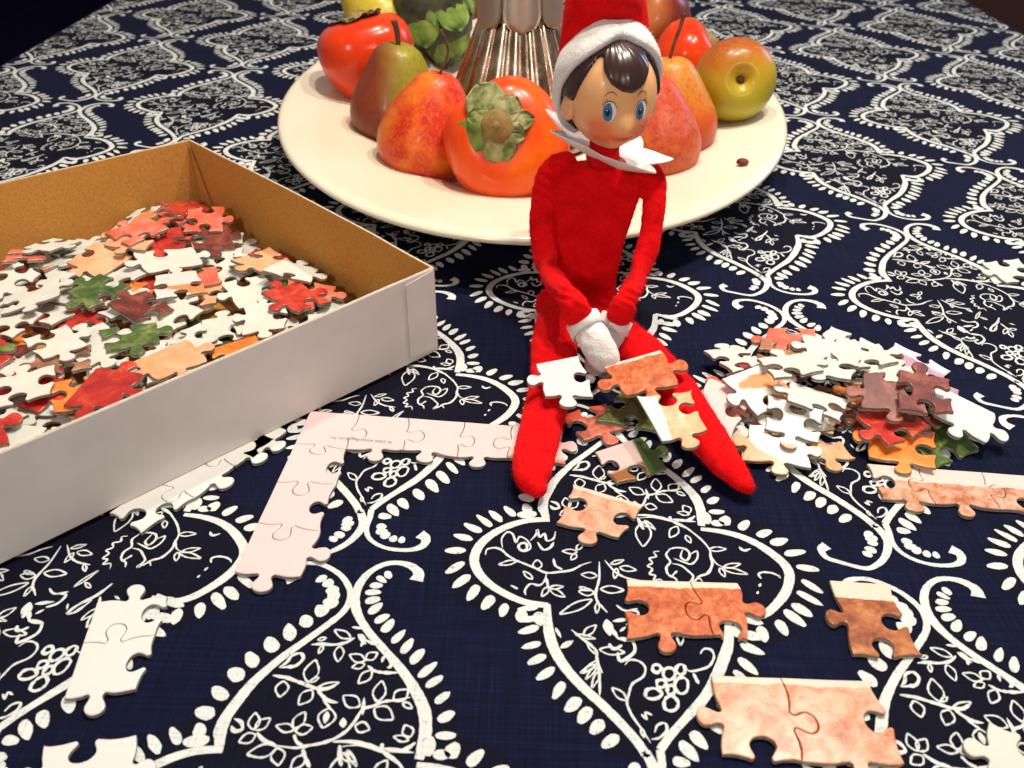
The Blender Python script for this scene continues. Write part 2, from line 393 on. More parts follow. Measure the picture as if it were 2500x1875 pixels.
# outline bands (traced)
leftlobe=[Z2(*p) for p in [(668,272),(560,276),(450,303),(350,352),(280,412),(247,487),(266,560),(330,630),(430,692),(540,735),(660,752)]]
lowleft=[Z2(*p) for p in [(655,745),(656,830),(668,920),(700,1010),(760,1105),(850,1205),(960,1305),(1060,1405),(1150,1505),(1205,1585)]]
topleft=[Z3(*p) for p in [(316,1215),(325,1130),(352,1055),(420,960),(500,862),(600,770),(700,690),(800,620),(920,533),(1010,462),(1052,400),(1060,335),(1022,262),(960,212),(880,178),(800,176),(742,196),(718,240),(740,278)]]
topright=[Z3(*p) for p in [(1450,1292),(1470,1220),(1488,1130),(1480,1015),(1430,900),(1350,780),(1250,665),(1160,560),(1105,470),(1086,385),(1112,298),(1170,228),(1250,184),(1330,174),(1405,192),(1448,232),(1435,275)]]
rightlobe=[Z2(*p) for p in [(1512,325),(1620,338),(1730,365),(1830,410),(1920,470),(1985,530),(2008,590),(1990,670),(1940,740),(1870,800)]]
botright=[Z2(*p) for p in [(1668,950),(1640,1050),(1600,1150),(1530,1270),(1440,1370),(1350,1470),(1285,1560)]]
# close right lobe to the lower right notch
notchR=Vector((-leftlobe[-1].x+.001,leftlobe[-1].y-.001))
rightlobe.append(rightlobe[-1].lerp(notchR,.5)+Vector((.0005,-.0022))); rightlobe.append(notchR)
botright.insert(0,notchR)
# bottom scrolls from the medallion above the puzzle corner
bsr=[ZA(*p) for p in [(1170,735),(1152,790),(1165,845),(1220,888),(1300,912),(1400,915),(1470,893),(1490,852),(1455,825)]]
dx=botright[-1]
bsl=[ZA(*p) for p in [(1118,700),(1132,760),(1108,815),(1050,872),(980,912),(900,932)]]
bsl+= [Vector((-bsr[k].x-.0005,bsr[k].y)) for k in (5,6,7,8)]
W=.0052
ink.stroke(leftlobe,[.0030,.0036,.0042,.0048,.0048,.0040,.0036,.0032],sm=8,jit=.05)
ink.stroke(rightlobe,[.0024,.0038,.0046,.0050,.0046,.0038,.0032],sm=8,jit=.05)
ink.stroke(lowleft,[.0030,.0050,.0048,.0042,.0040,.0038],sm=8,jit=.05)
ink.stroke(botright,[.0030,.0050,.0050,.0044,.0034,.0036],sm=8,jit=.05)
ink.stroke(topleft,[.0040,.0052,.0048,.0040,.0034,.0032,.0032,.0030,.0026,.0026,.0044,.0066],sm=8,jit=.05)
ink.stroke(topright,[.0036,.0052,.0054,.0046,.0036,.0036,.0046,.0040,.0030,.0028,.0046,.0070],sm=8,jit=.05)
ink.stroke([botright[-1]]+bsr[0:],[.0036,.0030,.0024,.0020,.0026,.0044,.0060],sm=8,jit=.05)
ink.stroke([lowleft[-1]]+bsl[0:],[.0038,.0044,.0040,.0030,.0022,.0030,.0058],sm=8,jit=.05)
# drops all round the outside of the outline
def drops(path,side,specs,off=.0062,start=.03,end=.97):
    """specs: list of (t, length, width, spacing) interpolated along the path"""
    P=catmull(path,10); L=[0]
    for a,b in zip(P,P[1:]): L.append(L[-1]+(b-a).length)
    tot=L[-1]; s=start*tot
    ts=[q[0] for q in specs]
    while s<end*tot:
        t=s/tot; ln,wd,sp=(interp(ts,[q[k] for q in specs],t) for k in (1,2,3))
        i=min(range(len(L)),key=lambda q:abs(L[q]-s)); i=max(1,min(len(P)-2,i))
        d=(P[i+1]-P[i-1]).normalized(); nr=Vector((-d.y,d.x))*side
        lean=rs.uniform(-.25,.25)+.25
        dr=(nr+d*lean).normalized()
        j=rs.uniform(.88,1.12)
        ink.drop(P[i]+nr*(.0030+ln*.5+.0006),dr,ln*j,wd*rs.uniform(.85,1.1),rs)
        s+=sp*rs.uniform(.9,1.1)
cut=lambda P,a,b:P[a:b]
drops(leftlobe,-1 if True else 1,[(0,.0060,.0042,.0062),(.3,.0085,.0034,.0050),(.5,.0095,.0034,.0052),(.7,.0078,.0042,.0060),(1,.0062,.0044,.0066)])
drops(rightlobe,1,[(0,.0060,.0048,.0066),(.35,.0080,.0044,.0062),(.6,.0105,.0036,.0050),(.8,.0088,.0044,.0056),(1,.006,.0044,.0060)])
drops(lowleft,-1,[(0,.0072,.0030,.0052),(.3,.0080,.0036,.0056),(.6,.0078,.0040,.0064),(1,.0070,.0040,.0064)],end=.93)
drops(botright,1,[(0,.0090,.0044,.0064),(.3,.0100,.0036,.0058),(.6,.0092,.0044,.0070),(1,.0072,.0044,.0070)],end=.93)
drops(cut(topleft,0,15),1,[(0,.0080,.0046,.0070),(.3,.0078,.0050,.0074),(.6,.0066,.0052,.0068),(.8,.0054,.0050,.0056),(1,.0040,.0026,.0058)],end=.97)
drops(cut(topright,0,14),-1,[(0,.0060,.0034,.0056),(.3,.0078,.0036,.0056),(.6,.0066,.0036,.0058),(.85,.0056,.0032,.0054),(1,.0040,.0026,.0058)],end=.97)
drops([lowleft[-1]]+bsl[:6],-1,[(0,.0055,.0040,.0050),(1,.0040,.0028,.0055)],start=.12,end=.9)
drops([botright[-1]]+bsr[:6],1,[(0,.0055,.0046,.0056),(1,.0036,.0028,.0060)],start=.12,end=.9)
# inner foliage: stems (polylines) and leaves (base, tip, width)
def stems(T,L,w=.00088):
    for P in L: ink.stroke([T(*p) for p in P],w*rs.uniform(.85,1.2),sm=4,jit=.25)
def leaves(T,L,sc,fill=False,lw=.00068):
    for x0,y0,x1,y1,w in L: ink.leaf(T(x0,y0),T(x1,y1),w*sc,lw,fill)
S3=1/2.3284/5900
stems(Z2,[[(310,470),(318,440),(360,430),(400,442),(430,470),(480,500),(530,520),(590,545),(650,570),(720,565),(790,555),(850,525),(900,510)],
 [(650,575),(640,615),(610,640),(560,632),(530,668),(535,695)],[(650,600),(660,650)],
 [(945,508),(945,600),(930,660),(925,700),(940,740),(962,762),(990,792)],[(975,500),(1010,540),(1040,570),(1100,600),(1180,615)],
 [(1170,265),(1240,260),(1320,275),(1400,300),(1460,340),(1520,390),(1560,440),(1570,480),(1600,520),(1640,540)],
 [(1560,470),(1576,520),(1552,572),(1505,590),(1480,620)],
 [(1280,450),(1250,455),(1262,480),(1225,490),(1242,515),(1215,532),(1242,550),(1225,577),(1257,585),(1250,612),(1290,608),(1305,640)],
 [(1340,440),(1318,470),(1342,510),(1320,540),(1330,580),(1370,602),(1385,630)],
 [(1330,440),(1380,430),(1430,440),(1450,470),(1432,502),(1400,482),(1410,442)],
 [(1450,470),(1490,450),(1492,490),(1460,522),(1420,512),(1360,490)],
 [(1352,520),(1400,530),(1440,560),(1470,592),(1450,630),(1500,602),(1522,622)],[(1380,560),(1350,590)],
 [(1850,605),(1835,580),(1860,568),(1910,573),(1955,592)],[(1725,425),(1752,447),(1790,436)],
 [(405,432),(400,382),(430,345),(462,355),(480,402),(500,370),(540,388),(562,430),(530,452),(498,440),(490,410)],
 [(560,392),(590,360),(600,330),(612,372),(640,352),(652,392),(690,380),(700,340)],[(600,400),(632,442),(672,430),(690,400)],
 [(790,890),(850,940),(900,980),(930,1010),(932,1060),(962,1132)],[(700,640),(650,655)],
 [(1088,1085),(1118,1056),(1170,1065),(1202,1100),(1190,1150),(1130,1190),(1110,1250),(1100,1300),(1130,1370),(1180,1440),(1232,1520)],
 [(1510,1022),(1530,995),(1570,1000),(1586,1040),(1560,1090),(1510,1110),(1460,1120),(1430,1110)],[(1470,1130),(1500,1190)],
 [(1180,1360),(1212,1390),(1202,1350),(1240,1365)],[(1255,1462),(1270,1422),(1312,1410),(1322,1450),(1280,1492),(1235,1500)],
 [(1040,750),(1090,782),(1160,770)],[(690,490),(700,530),(740,552)],[(450,640),(490,660)]],.00095)
leaves(Z2,[(480,505,385,525,28),(600,548,600,498,46),(570,605,522,562,26),(660,650,625,702,28),(665,655,742,648,24),(670,662,752,706,32),
 (930,588,845,580,38),(955,662,1082,668,46),(915,682,830,676,42),(900,722,725,802,46),(935,742,930,795,20),
 (1010,522,1082,500,22),(1060,542,1150,556,36),(1042,548,1030,602,26),(820,455,740,450,32),(820,440,852,404,26),(815,466,788,497,26),
 (1190,290,1190,422,82),(1380,312,1340,372,46),(1430,362,1455,402,26),(1200,278,1258,330,18),(1560,440,1652,436,30),(1640,540,1732,520,28),(1632,545,1772,577,32),(1620,545,1645,592,26),
 (860,920,926,864,36),(950,1000,1086,1016,42),(925,1022,872,950,20),(930,1082,840,1130,20),(930,1092,870,1165,18),(942,1122,905,1212,22),
 (1095,1282,1018,1214,36),(1180,1440,1195,1490,14)],S2)
leaves(Z2,[(985,832,1005,925,50),(1020,842,1122,828,22),(1040,935,1145,955,24),(1060,900,1095,872,14),(700,878,732,935,18),(728,992,802,950,30),(1838,648,1848,628,14),(1826,688,1834,672,12),(1960,600,1945,590,8)],S2,True)
for cx,cy,rx,ry in [(1245,1245,46,30),(1345,1300,40,42),(1405,1200,38,46),(1335,1135,34,34),(1265,1105,24,22),(1290,1190,26,22),(1400,1110,26,28),(1345,1225,22,26),(520,425,24,22)]:
    ink.stroke([Z2(cx+rx*math.cos(a)*(1+.1*math.sin(3*a+cx)),cy+ry*math.sin(a)) for a in [k*math.pi/4 for k in range(8)]],.0011,True,sm=4,jit=.3)
stems(Z3,[[(1085,600),(1030,630),(960,640),(900,635),(840,640)],[(1120,580),(1140,610),(1120,650)],[(1140,610),(1200,640)],[(1070,540),(1125,548)],
 [(655,770),(700,740),(730,702),(780,690),(792,722),(750,760),(700,767),(655,770)],
 [(620,815),(690,825),(760,850),(820,872),(870,890),(930,890),(990,862)],[(870,890),(900,930),(940,960),(990,970)],[(905,950),(950,1010)],
 [(1160,760),(1200,790),(1260,800),(1330,800)],[(1240,742),(1252,710),(1280,714),(1292,760),(1270,772)],
 [(640,1215),(750,1228),(820,1215),(900,1200),(970,1175),(1040,1130),(1090,1070),(1130,1010),(1190,990),(1250,965),(1330,955),(1400,940)],
 [(530,1140),(570,1185),(640,1215)],[(740,1150),(755,1190),(790,1215)],[(790,1230),(800,1270),(830,1339)],
 [(960,1190),(1060,1190),(1150,1205),(1230,1235),(1300,1290),(1340,1320)],[(1250,1230),(1330,1245),(1390,1225),(1430,1195)],
 [(1000,1210),(1000,1280),(1010,1330)],[(400,1060),(440,1080),(445,1120),(400,1130),(385,1100)],[(1240,1200),(1240,1240)]],.00115)
leaves(Z3,[(1060,602,972,556,42),(1000,650,990,736,46),(920,602,876,612,18),(905,645,880,690,18),(680,850,660,936,60),(822,850,862,728,70),(842,900,768,980,60),
 (830,852,882,828,18),(870,892,995,855,30),(942,1005,905,1112,80),(1140,732,1058,698,46),(1140,752,1072,770,34),(1150,722,1214,688,46),(1180,790,1108,860,50),
 (1110,990,1022,932,62),(1215,962,1240,848,60),(1310,957,1390,898,62),(1200,1000,1302,1062,70),(1090,1100,1168,1120,52),(1360,970,1412,1000,26),
 (510,1120,520,1028,52),(520,1122,604,1058,50),(520,1152,428,1192,50),(740,1122,640,1100,42),(742,1112,802,1022,52),(752,1132,845,1110,50),
 (640,1226,476,1262,62),(645,1230,652,1325,60),(800,1270,722,1350,50),(1390,1182,1308,1162,30),(1402,1162,1372,1098,50),(1008,1262,1088,1302,34)],S3)
leaves(Z3,[(1020,1112,1020,1055,34),(1105,580,1150,640,26),(930,1020,915,1090,30),(1240,1230,1425,1255,22),(625,815,700,832,16),(1130,1040,1140,940,20)],S3,True)
R1=lambda x,y: lat(1700+x/2.765,400+y/2.765,3,1.0)
SR=1/2.765/4300
stems(R1,[[(2042,1040),(2030,1075),(1992,1105),(1985,1130),(2015,1125),(2030,1090)],[(2050,1080),(2085,1105),(2115,1125)],[(1850,1070),(1892,1075),(1896,1100),(1862,1112)],
 [(1880,1150),(1920,1160),(1945,1190),(1902,1216),(1872,1190)],[(1780,1190),(1830,1250),(1870,1312)],[(1820,1165),(1850,1182),(1880,1170)]],.0011)
leaves(R1,[(1885,1048,1915,1000,16),(1962,1052,1915,1036,16),(1822,980,1862,1002,16),(2095,1115,2075,1150,26),(2110,1130,2135,1172,28),(2115,1120,2160,1118,26),(1660,1140,1752,1152,18),(1800,1215,1760,1250,20),(1590,1000,1640,1010,18)],SR)
leaves(R1,[(1800,1120,1852,1152,22),(2110,1078,2152,1090,12),(1940,1100,1965,1120,10)],SR,True)
nwhite=len(ink.f)
def dark(path,side,wd,z):
    P=catmull(path,6); o=len(ink.v)
    for i,p in enumerate(P):
        d=(P[min(i+1,len(P)-1)]-P[max(i-1,0)]).normalized(); nr=Vector((-d.y,d.x))*side
        w=wd*(1+.12*noise.noise(Vector((p.x*500,p.y*500,z*1e5))))*min(1,.3+6*min(i,len(P)-1-i)/len(P))
        a=p-nr*.0005; b=p+nr*w; ink.v+=[(a.x,a.y,z),(b.x,b.y,z)]
    for i in range(len(P)-1): ink.f.append((o+2*i+1,o+2*i+3,o+2*i+2,o+2*i) if side>0 else (o+2*i,o+2*i+2,o+2*i+3,o+2*i+1))
dark(leftlobe,-1,.0122,.000050); dark(rightlobe,1,.0126,.000056); dark(lowleft,-1,.0106,.000062); dark(botright,1,.0120,.000068)
dark(topleft[:14],1,.0105,.000074); dark(topright[:13],-1,.0098,.000080)
poly=[Vector(p) for p in catmull(leftlobe,5)+catmull(lowleft,5)+catmull(botright,5)[::-1]+catmull(rightlobe,5)[::-1]+catmull(topright[:10],5)+catmull(topleft[:12],5)[::-1]]
from mathutils.geometry import tessellate_polygon
o_=len(ink.v); ink.v+=[(p.x,p.y,.00004) for p in poly]
for t_ in tessellate_polygon([[Vector((p.x,p.y,0)) for p in poly]]):
    a,b,c=t_; ar=(poly[b]-poly[a]).x*(poly[c]-poly[a]).y-(poly[b]-poly[a]).y*(poly[c]-poly[a]).x
    ink.f.append((o_+a,o_+b,o_+c) if ar>0 else (o_+a,o_+c,o_+b))
bmp=mesh('medallion_print',ink.v,ink.f); bmp.materials.append(M_PRINT); bmp.materials.append(M_DINK)
bmp.polygons.foreach_set('material_index',[0 if k<nwhite else 1 for k in range(len(ink.f))])
nmed=0
for i in range(-6,8):
    for j in range(-5,18):
        if (i+j)%2: continue
        jj=j/2+.5                      # centre row
        Y=jj+(LO if i%2 else 0); X=i+LSK*Y
        x=X*LA-TX; y=Y*LB-TY
        if not(TXL-.13<x and x<TXR+.13 and -.16<y and y<TY1-.12): continue
        mm=bmp
        if x-.14<TXL or x+.14>TXR:
            bm=bmesh.new(); bm.from_mesh(bmp)
            for pl_,no in ((TXL+.0008-x,(-1,0,0)),(TXR-.0008-x,(1,0,0))):
                bmesh.ops.bisect_plane(bm,geom=bm.verts[:]+bm.edges[:]+bm.faces[:],plane_co=(pl_,0,0),plane_no=no,clear_outer=True)
            if not bm.faces: bm.free(); continue
            mm=bm_mesh('medallion_print',bm); mm.materials.append(M_PRINT); mm.materials.append(M_DINK)
        o=bpy.data.objects.new('medallion_print',mm); COL.objects.link(o); o.parent=cl; o.location=(x,y-.8,0); nmed+=1
print('medallions',nmed,len(ink.f))

# ------------------------------------------------------------------ seats beyond the table
M_NAVYRIB=None
def mat_rib():
    t=NT('navy_ribbed_upholstery',1,spec=0,sheen=0); x,y,z=t.sep()
    n=t.noise(300,3); c=t.ramp(n,[(.35,(.003,.003,.012)),(.65,(.007,.007,.026))]); t.color(c); t.bump(n,.5,.001); return t.m
M_NAVYRIB=mat_rib()
bench=empty('upholstered_bench',(-1.15,1.5,FLZ),'dark navy ribbed upholstered bench seat beside the far left edge of the table','bench')
for k in range(22):
    x=-1.72+k*.052
    v,f=tube([(x,.35,-.30),(x,.36,-.27),(x,1.5,-.262),(x,2.85,-.27),(x,2.86,-.30)],[.016,.027,.027,.027,.016],10)
    wlink('seat_rib',mesh('seat_rib',v,f,True),[M_NAVYRIB],bench)
wlink('seat',mesh('seat',*boxvf(-1.75,-.60,.35,2.86,-.42,-.275)),[M_NAVYRIB],bench)
for x in (-1.70,-.66):
    for y in (.42,2.78): wlink('leg',mesh('leg',*boxvf(x-.03,x+.03,y-.03,y+.03,FLZ,-.42)),[M_WOOD],bench)

# ------------------------------------------------------------------ puzzle pieces
T=.0019
KNOB=[(0,0),(.14,.018),(.28,.012),(.385,-.012),(.415,.035),(.385,.10),(.36,.165),(.385,.235),(.45,.275),(.53,.278),(.60,.245),(.635,.175),(.61,.10),(.58,.04),(.61,-.012),(.72,.012),(.86,.022),(1,0)]
def edge(p0,p1,kind,rs):
    """list of points from p0 to p1 (p1 left out); kind 0 flat, +1 knob to the right of travel, -1 to the left"""
    p0=Vector(p0);p1=Vector(p1)
    if kind==0: return [p0,p0.lerp(p1,.5)]
    d=p1-p0; L=d.length; n=Vector((d.y,-d.x)); sh=rs.uniform(-.07,.07); hs=rs.uniform(.85,1.12); ws=rs.uniform(.9,1.12); sk=rs.uniform(-.12,.12); cur=rs.uniform(-.05,.05)
    kk=.0275/L
    P=[]
    for t,h in KNOB:
        tt=t
        if 0<t<1:
            c=.5+(t-.5)*ws*(kk if .3<t<.7 else 1)
            tt=c+sh+sk*h
        hh=h*hs*(kk if h>.03 else 1)+cur*math.sin(math.pi*t)
        P.append(p0+d*tt+n*(hh*kind))
    return [Vector(q) for q in catmull([(*q,0) for q in P],2)][:-1]
def inset(P,w):
    n=len(P); out=[]
    for i in range(n):
        a=(P[i]-P[i-1]); b=(P[(i+1)%n]-P[i])
        d=(a.normalized()+b.normalized())
        if d.length<1e-6: out.append(P[i]); continue
        d.normalize(); out.append(P[i]+Vector((-d.y,d.x))*w)
    return out
def tess(P):
    from mathutils.geometry import tessellate_polygon
    out=[]
    for t in tessellate_polygon([[Vector((p.x,p.y,0)) for p in P]]):
        a,b,c=t; ar=(P[b]-P[a]).x*(P[c]-P[a]).y-(P[b]-P[a]).y*(P[c]-P[a]).x
        if abs(ar)<1e-14: continue
        out.append((a,b,c) if ar>0 else (a,c,b))
    return out
def piece_mesh(outline,name='puzzle_piece',t=T,gap=.00012):
    """outline CCW list of 2-D points -> mesh with printed top (slot 0), core (1), back (2)"""
    P=[Vector((p[0],p[1])) for p in outline]
    Q=[P[0]]
    for p in P[1:]:
        if (p-Q[-1]).length>1e-5: Q.append(p)
    P=inset(Q,gap); n=len(P)
    rings=[(inset(P,.00010),0),(P,.0003),(P,t-.00045),(inset(P,.00016),t-.00012),(inset(P,.00042),t)]
    bm=bmesh.new(); V=[[bm.verts.new((p.x,p.y,z)) for p in r] for r,z in rings]
    for j in range(4):
        for i in range(n):
            k=(i+1)%n; f=bm.faces.new((V[j][i],V[j][k],V[j+1][k],V[j+1][i])); f.material_index=1 if j<2 else 0; f.smooth=j>=2
            if j==0: f.material_index=2
    tri=tess(rings[4][0])
    for a,b,c in tri: bm.faces.new((V[4][a],V[4][b],V[4][c])).material_index=0
    for a,b,c in tess(rings[0][0]): bm.faces.new((V[0][c],V[0][b],V[0][a])).material_index=2
    me=bm_mesh(name,bm); return me
def add_piece(me,front,loc,rz=0,up=True,tilt=(0,0),label='',group=None,back=None,name='puzzle_piece',parent=None,normal=None):
    o=bpy.data.objects.new(name,me); COL.objects.link(o)
    if not me.materials:
        for m in (M_BACKW,M_SIDE,M_BACK): me.materials.append(m)
    for k,m in enumerate((front,M_SIDE,back or M_BACK)):
        o.material_slots[k].link='OBJECT'; o.material_slots[k].material=m
    M=Matrix.Rotation(rz,4,'Z')
    if not up: M=M@Matrix.Rotation(math.pi,4,'X')@Matrix.Translation((0,0,-T))
    if normal is not None: M=Vector((0,0,1)).rotation_difference(Vector(normal)).to_matrix().to_4x4()@M
    elif tilt!=(0,0): M=Matrix.Rotation(tilt[0],4,'X')@Matrix.Rotation(tilt[1],4,'Y')@M
    o.matrix_world=Matrix.Translation(loc)@M
    tag(o,label,'puzzle piece',group); return o
def chain(org,ex,cw,ch,cells,topflat=True,leftflat=False,rightflat=False,seed=0,side=1,jit=.0016,z=.0005,kinds=None,cwl=None,bottomflat=False,fit=None):
    """interlocked pieces. org world point of the top-left corner, ex direction along the top. cells {(c,r):(material,label,up)}
       the face looks up; rows run to the right-hand side of ex (towards the viewer)."""
    rs=random.Random(seed); ex=Vector((ex.x,ex.y)).normalized(); ey=Vector((ex.y,-ex.x))*side
    org=Vector((org.x,org.y)); xs=[0]
    nc=max(c for c,r in cells)+1; nr=max(r for c,r in cells)+1
    cwl=cwl or [cw]*nc
    if fit: cwl=[w*fit/sum(cwl) for w in cwl]
    for w in cwl: xs.append(xs[-1]+w)
    chl=ch if hasattr(ch,'__len__') else [ch]*nr; ys=[0]
    for h in chl: ys.append(ys[-1]+h)
    pt={}
    for c in range(nc+1):
        for r in range(nr+1):
            jx,jy=rs.uniform(-jit,jit),rs.uniform(-jit,jit)
            if r==0 and topflat: jy=0
            if c==0 and leftflat: jx=0
            if c==0 and r==0: jx=jy=0
            pt[c,r]=Vector((xs[c]+jx,-(ys[r]+jy)))
    E={}
    def ed(a,b,flat):
        if (a,b) in E: return E[a,b]
        if (b,a) in E:
            return E[b,a]['rev']
        k=0 if flat else (kinds or {}).get((a,b),(kinds or {}).get((b,a),None))
        if k is None: k=rs.choice((1,-1))
        L=edge(pt[a],pt[b],k,rs); rev=[pt[b]]+L[:0:-1]
        E[a,b]={'f':L,'rev':{'f':rev}}; return E[a,b]
    out=[]
    for (c,r),(m,lab,up) in cells.items():
        A,B,C,D=(c,r+1),(c+1,r+1),(c+1,r),(c,r)
        o=ed(A,B,bottomflat and r==nr-1)['f']+ed(B,C,rightflat and c==nc-1)['f']+ed(C,D,topflat and r==0)['f']+ed(D,A,leftflat and c==0)['f']
        cen=(pt[A]+pt[B]+pt[C]+pt[D])/4
        pts=[Vector((p[0],p[1]))-cen for p in o]
        # frame: local x along ex, local y opposite to ey
        me=piece_mesh(pts)
        wp=org+ex*cen.x-ey*cen.y
        ang=math.atan2(ex.y,ex.x)
        ob=add_piece(me,m,(wp.x,wp.y,z),ang,True,label=lab,back=M_BACK); out.append(ob)
    return out
def D(a,b): return (Vector(b)-Vector(a))
# corner of the frame, four columns along the top and four rows down the left side
o0=G(759,1012); e0=G(1250,1048)-o0
PW=PM['pinkwhite']
cells={(0,0):(PW,'pale pink corner piece of the assembled puzzle frame, nearest the box',1),
 (1,0):(PW,'pale pink edge piece with the small printed line, right of the frame corner piece',1),
 (2,0):(PW,'pink edge piece third from the corner in the top row of the frame',1),
 (3,0):(PW,'pink edge piece fourth from the corner in the top row of the frame',1),
 (4,0):(PM['pinkorange'],'pink edge piece with orange foot under the left leg',1),
 (0,1):(PW,'pale pink edge piece directly below the frame corner piece',1),
 (0,2):(PW,'pale pink edge piece third down the left side of the frame',1),
 (0,3):(PW,'pale pink edge piece at the lower end of the left side of the frame',1)}
K={((0,1),(1,1)):1,((1,0),(1,1)):1,((1,1),(2,1)):1,((2,1),(3,1)):-1,((3,1),(4,1)):-1}
fr=chain(o0,e0,.0245,[.0245,.0255,.0250,.0255],cells,True,True,seed=11,cwl=[.0255,.0235,.0262,.0236,.0245])
# printed line on the frame piece (upside down for the viewer)
tc=bpy.data.curves.new('printed_line','FONT'); tc.body='© 2004 Allied Products, Inc.'; tc.size=.0031; tc.align_x='CENTER'; tc.extrude=.00002
to=bpy.data.objects.new('tmp_text',tc); COL.objects.link(to)
dg=bpy.context.evaluated_depsgraph_get(); tm=bpy.data.meshes.new_from_object(to.evaluated_get(dg)); bpy.data.objects.remove(to)
M_INK=NT('grey_ink',.6,(.16,.13,.13)).m
a=G(804,1066,.0024); b=G(957,1077,.0024); mid=(a+b)/2
w=max(v.co.x for v in tm.vertices)-min(v.co.x for v in tm.vertices)
k=(b-a).length/w
tm.transform(Matrix.Rotation(math.atan2((b-a).y,(b-a).x)+math.pi,4,'Z')@Matrix.Diagonal((k,k,1,1)))
tx=bpy.data.objects.new('printed_line',tm); COL.objects.link(tx); tm.materials.clear(); tm.materials.append(M_INK)
bpy.context.view_layer.update()
tx.parent=fr[1]; tx.matrix_parent_inverse=fr[1].matrix_world.inverted(); tx.location=(mid.x,mid.y,T+.0005+.00006)

WH=PM['white']
# three joined pieces beside / under the box
o1=G(270,1262); chain(o1,G(538,1074)-o1,.0245,.0215,{(0,0):(WH,'white edge piece at the lower end of the strip beside the box wall',1),(1,0):(WH,'white edge piece in the middle of the strip beside the box wall',1),(2,0):(WH,'white edge piece at the upper end of the strip, partly under the box wall',1)},True,False,seed=4)
o1=G(545,1085); chain(o1,G(640,1020)-o1,.021,.020,{(0,0):(WH,'white puzzle piece poking out from under the box wall above the frame corner',1)},False,False,seed=9)
# two joined white pieces lower left
o2=G(241,1479); ey_=G(178,1664)-o2; e2=Vector((-ey_.y,ey_.x,0))
chain(o2,e2,.0245,[.0185,.0215],{(0,0):(WH,'upper of two joined white puzzle pieces at lower left',1),(0,1):(WH,'lower of two joined white puzzle pieces at lower left',1)},False,True,seed=21,kinds={((0,2),(1,2)):1,((1,1),(1,0)):-1,((1,2),(1,1)):-1,((1,0),(0,0)):1})
o3=G(112,1828); chain(o3,G(300,1800)-o3,.028,.026,{(0,0):(WH,'white puzzle piece cut off by the bottom left edge of the photo',1)},False,False,seed=33,kinds={((1,1),(1,0)):1,((1,0),(0,0)):-1})
# single and joined orange pieces
o=G(1397,1191); e_=G(1563,1240)-o; chain(o,e_,.029,.022,{(0,0):(PM['mottledlight'],'pale peach mottled puzzle piece alone on the cloth in front of the doll',1)},True,False,fit=e_.length,jit=.0028,seed=5,kinds={((0,1),(1,1)):1,((1,1),(1,0)):-1,((0,0),(0,1)):-1})
o=G(1528,1424); e_=G(1793,1432)-o; chain(o,e_,.03,.0265,{(0,0):(PM['mottled'],'left one of two joined mottled orange puzzle pieces',1),(1,0):(PM['mottled'],'right one of two joined mottled orange puzzle pieces',1)},True,False,fit=e_.length,jit=.0028,seed=8,cwl=[.0295,.0165],kinds={((0,1),(1,1)):1,((1,1),(2,1)):-1,((2,1),(2,0)):1,((0,0),(0,1)):-1,((1,1),(1,0)):-1})
o=G(2022,1426); e_=G(2178,1436)-o; chain(o,e_,.0255,.0315,{(0,0):(PM['mottleddark'],'brown mottled puzzle piece with a pale edge, right of the joined orange pair',1)},True,False,fit=e_.length,jit=.0028,seed=14,kinds={((0,1),(1,1)):-1,((1,1),(1,0)):-1,((0,0),(0,1)):1})
o=G(1734,1658); e_=G(2127,1672)-o; chain(o,e_,.031,.0310,{(0,0):(PM['peachy'],'left one of two joined peach puzzle pieces near the bottom edge of the photo',1),(1,0):(PM['peachy'],'right one of two joined peach puzzle pieces near the bottom edge of the photo',1)},True,False,fit=e_.length,jit=.0028,seed=18,cwl=[.0262,.0345],kinds={((0,1),(1,1)):-1,((1,1),(2,1)):1,((2,1),(2,0)):-1,((0,0),(0,1)):1,((1,1),(1,0)):1})
o=G(2113,1141); chain(o,G(2500,1170)-o,.0245,.0235,{(k,0):(PM['pinkbrown'],l,1) for k,l in enumerate(['left end piece of the pink and brown edge strip below the heap','second piece from the left of the pink and brown edge strip','third piece from the left of the pink and brown edge strip','pink and brown edge piece at the right edge of the photo'])},True,False,seed=27,kinds={((0,1),(1,1)):1,((1,1),(2,1)):1,((0,0),(0,1)):-1,((2,1),(3,1)):-1})
o=G(2395,648); chain(o,G(2500,640)-o,.026,.026,{(0,0):(M_BACKW,'pale grey puzzle piece alone at the right edge of the cloth, face down',1)},False,False,seed=3,kinds={((0,1),(1,1)):-1,((0,0),(0,1)):1})
o=G(2410,1770); chain(o,G(2500,1800)-o,.026,.026,{(0,0):(M_BACK,'grey puzzle piece cut off by the bottom right corner of the photo, face down',1)},False,False,seed=6,kinds={((0,1),(1,1)):-1,((0,0),(0,1)):1})

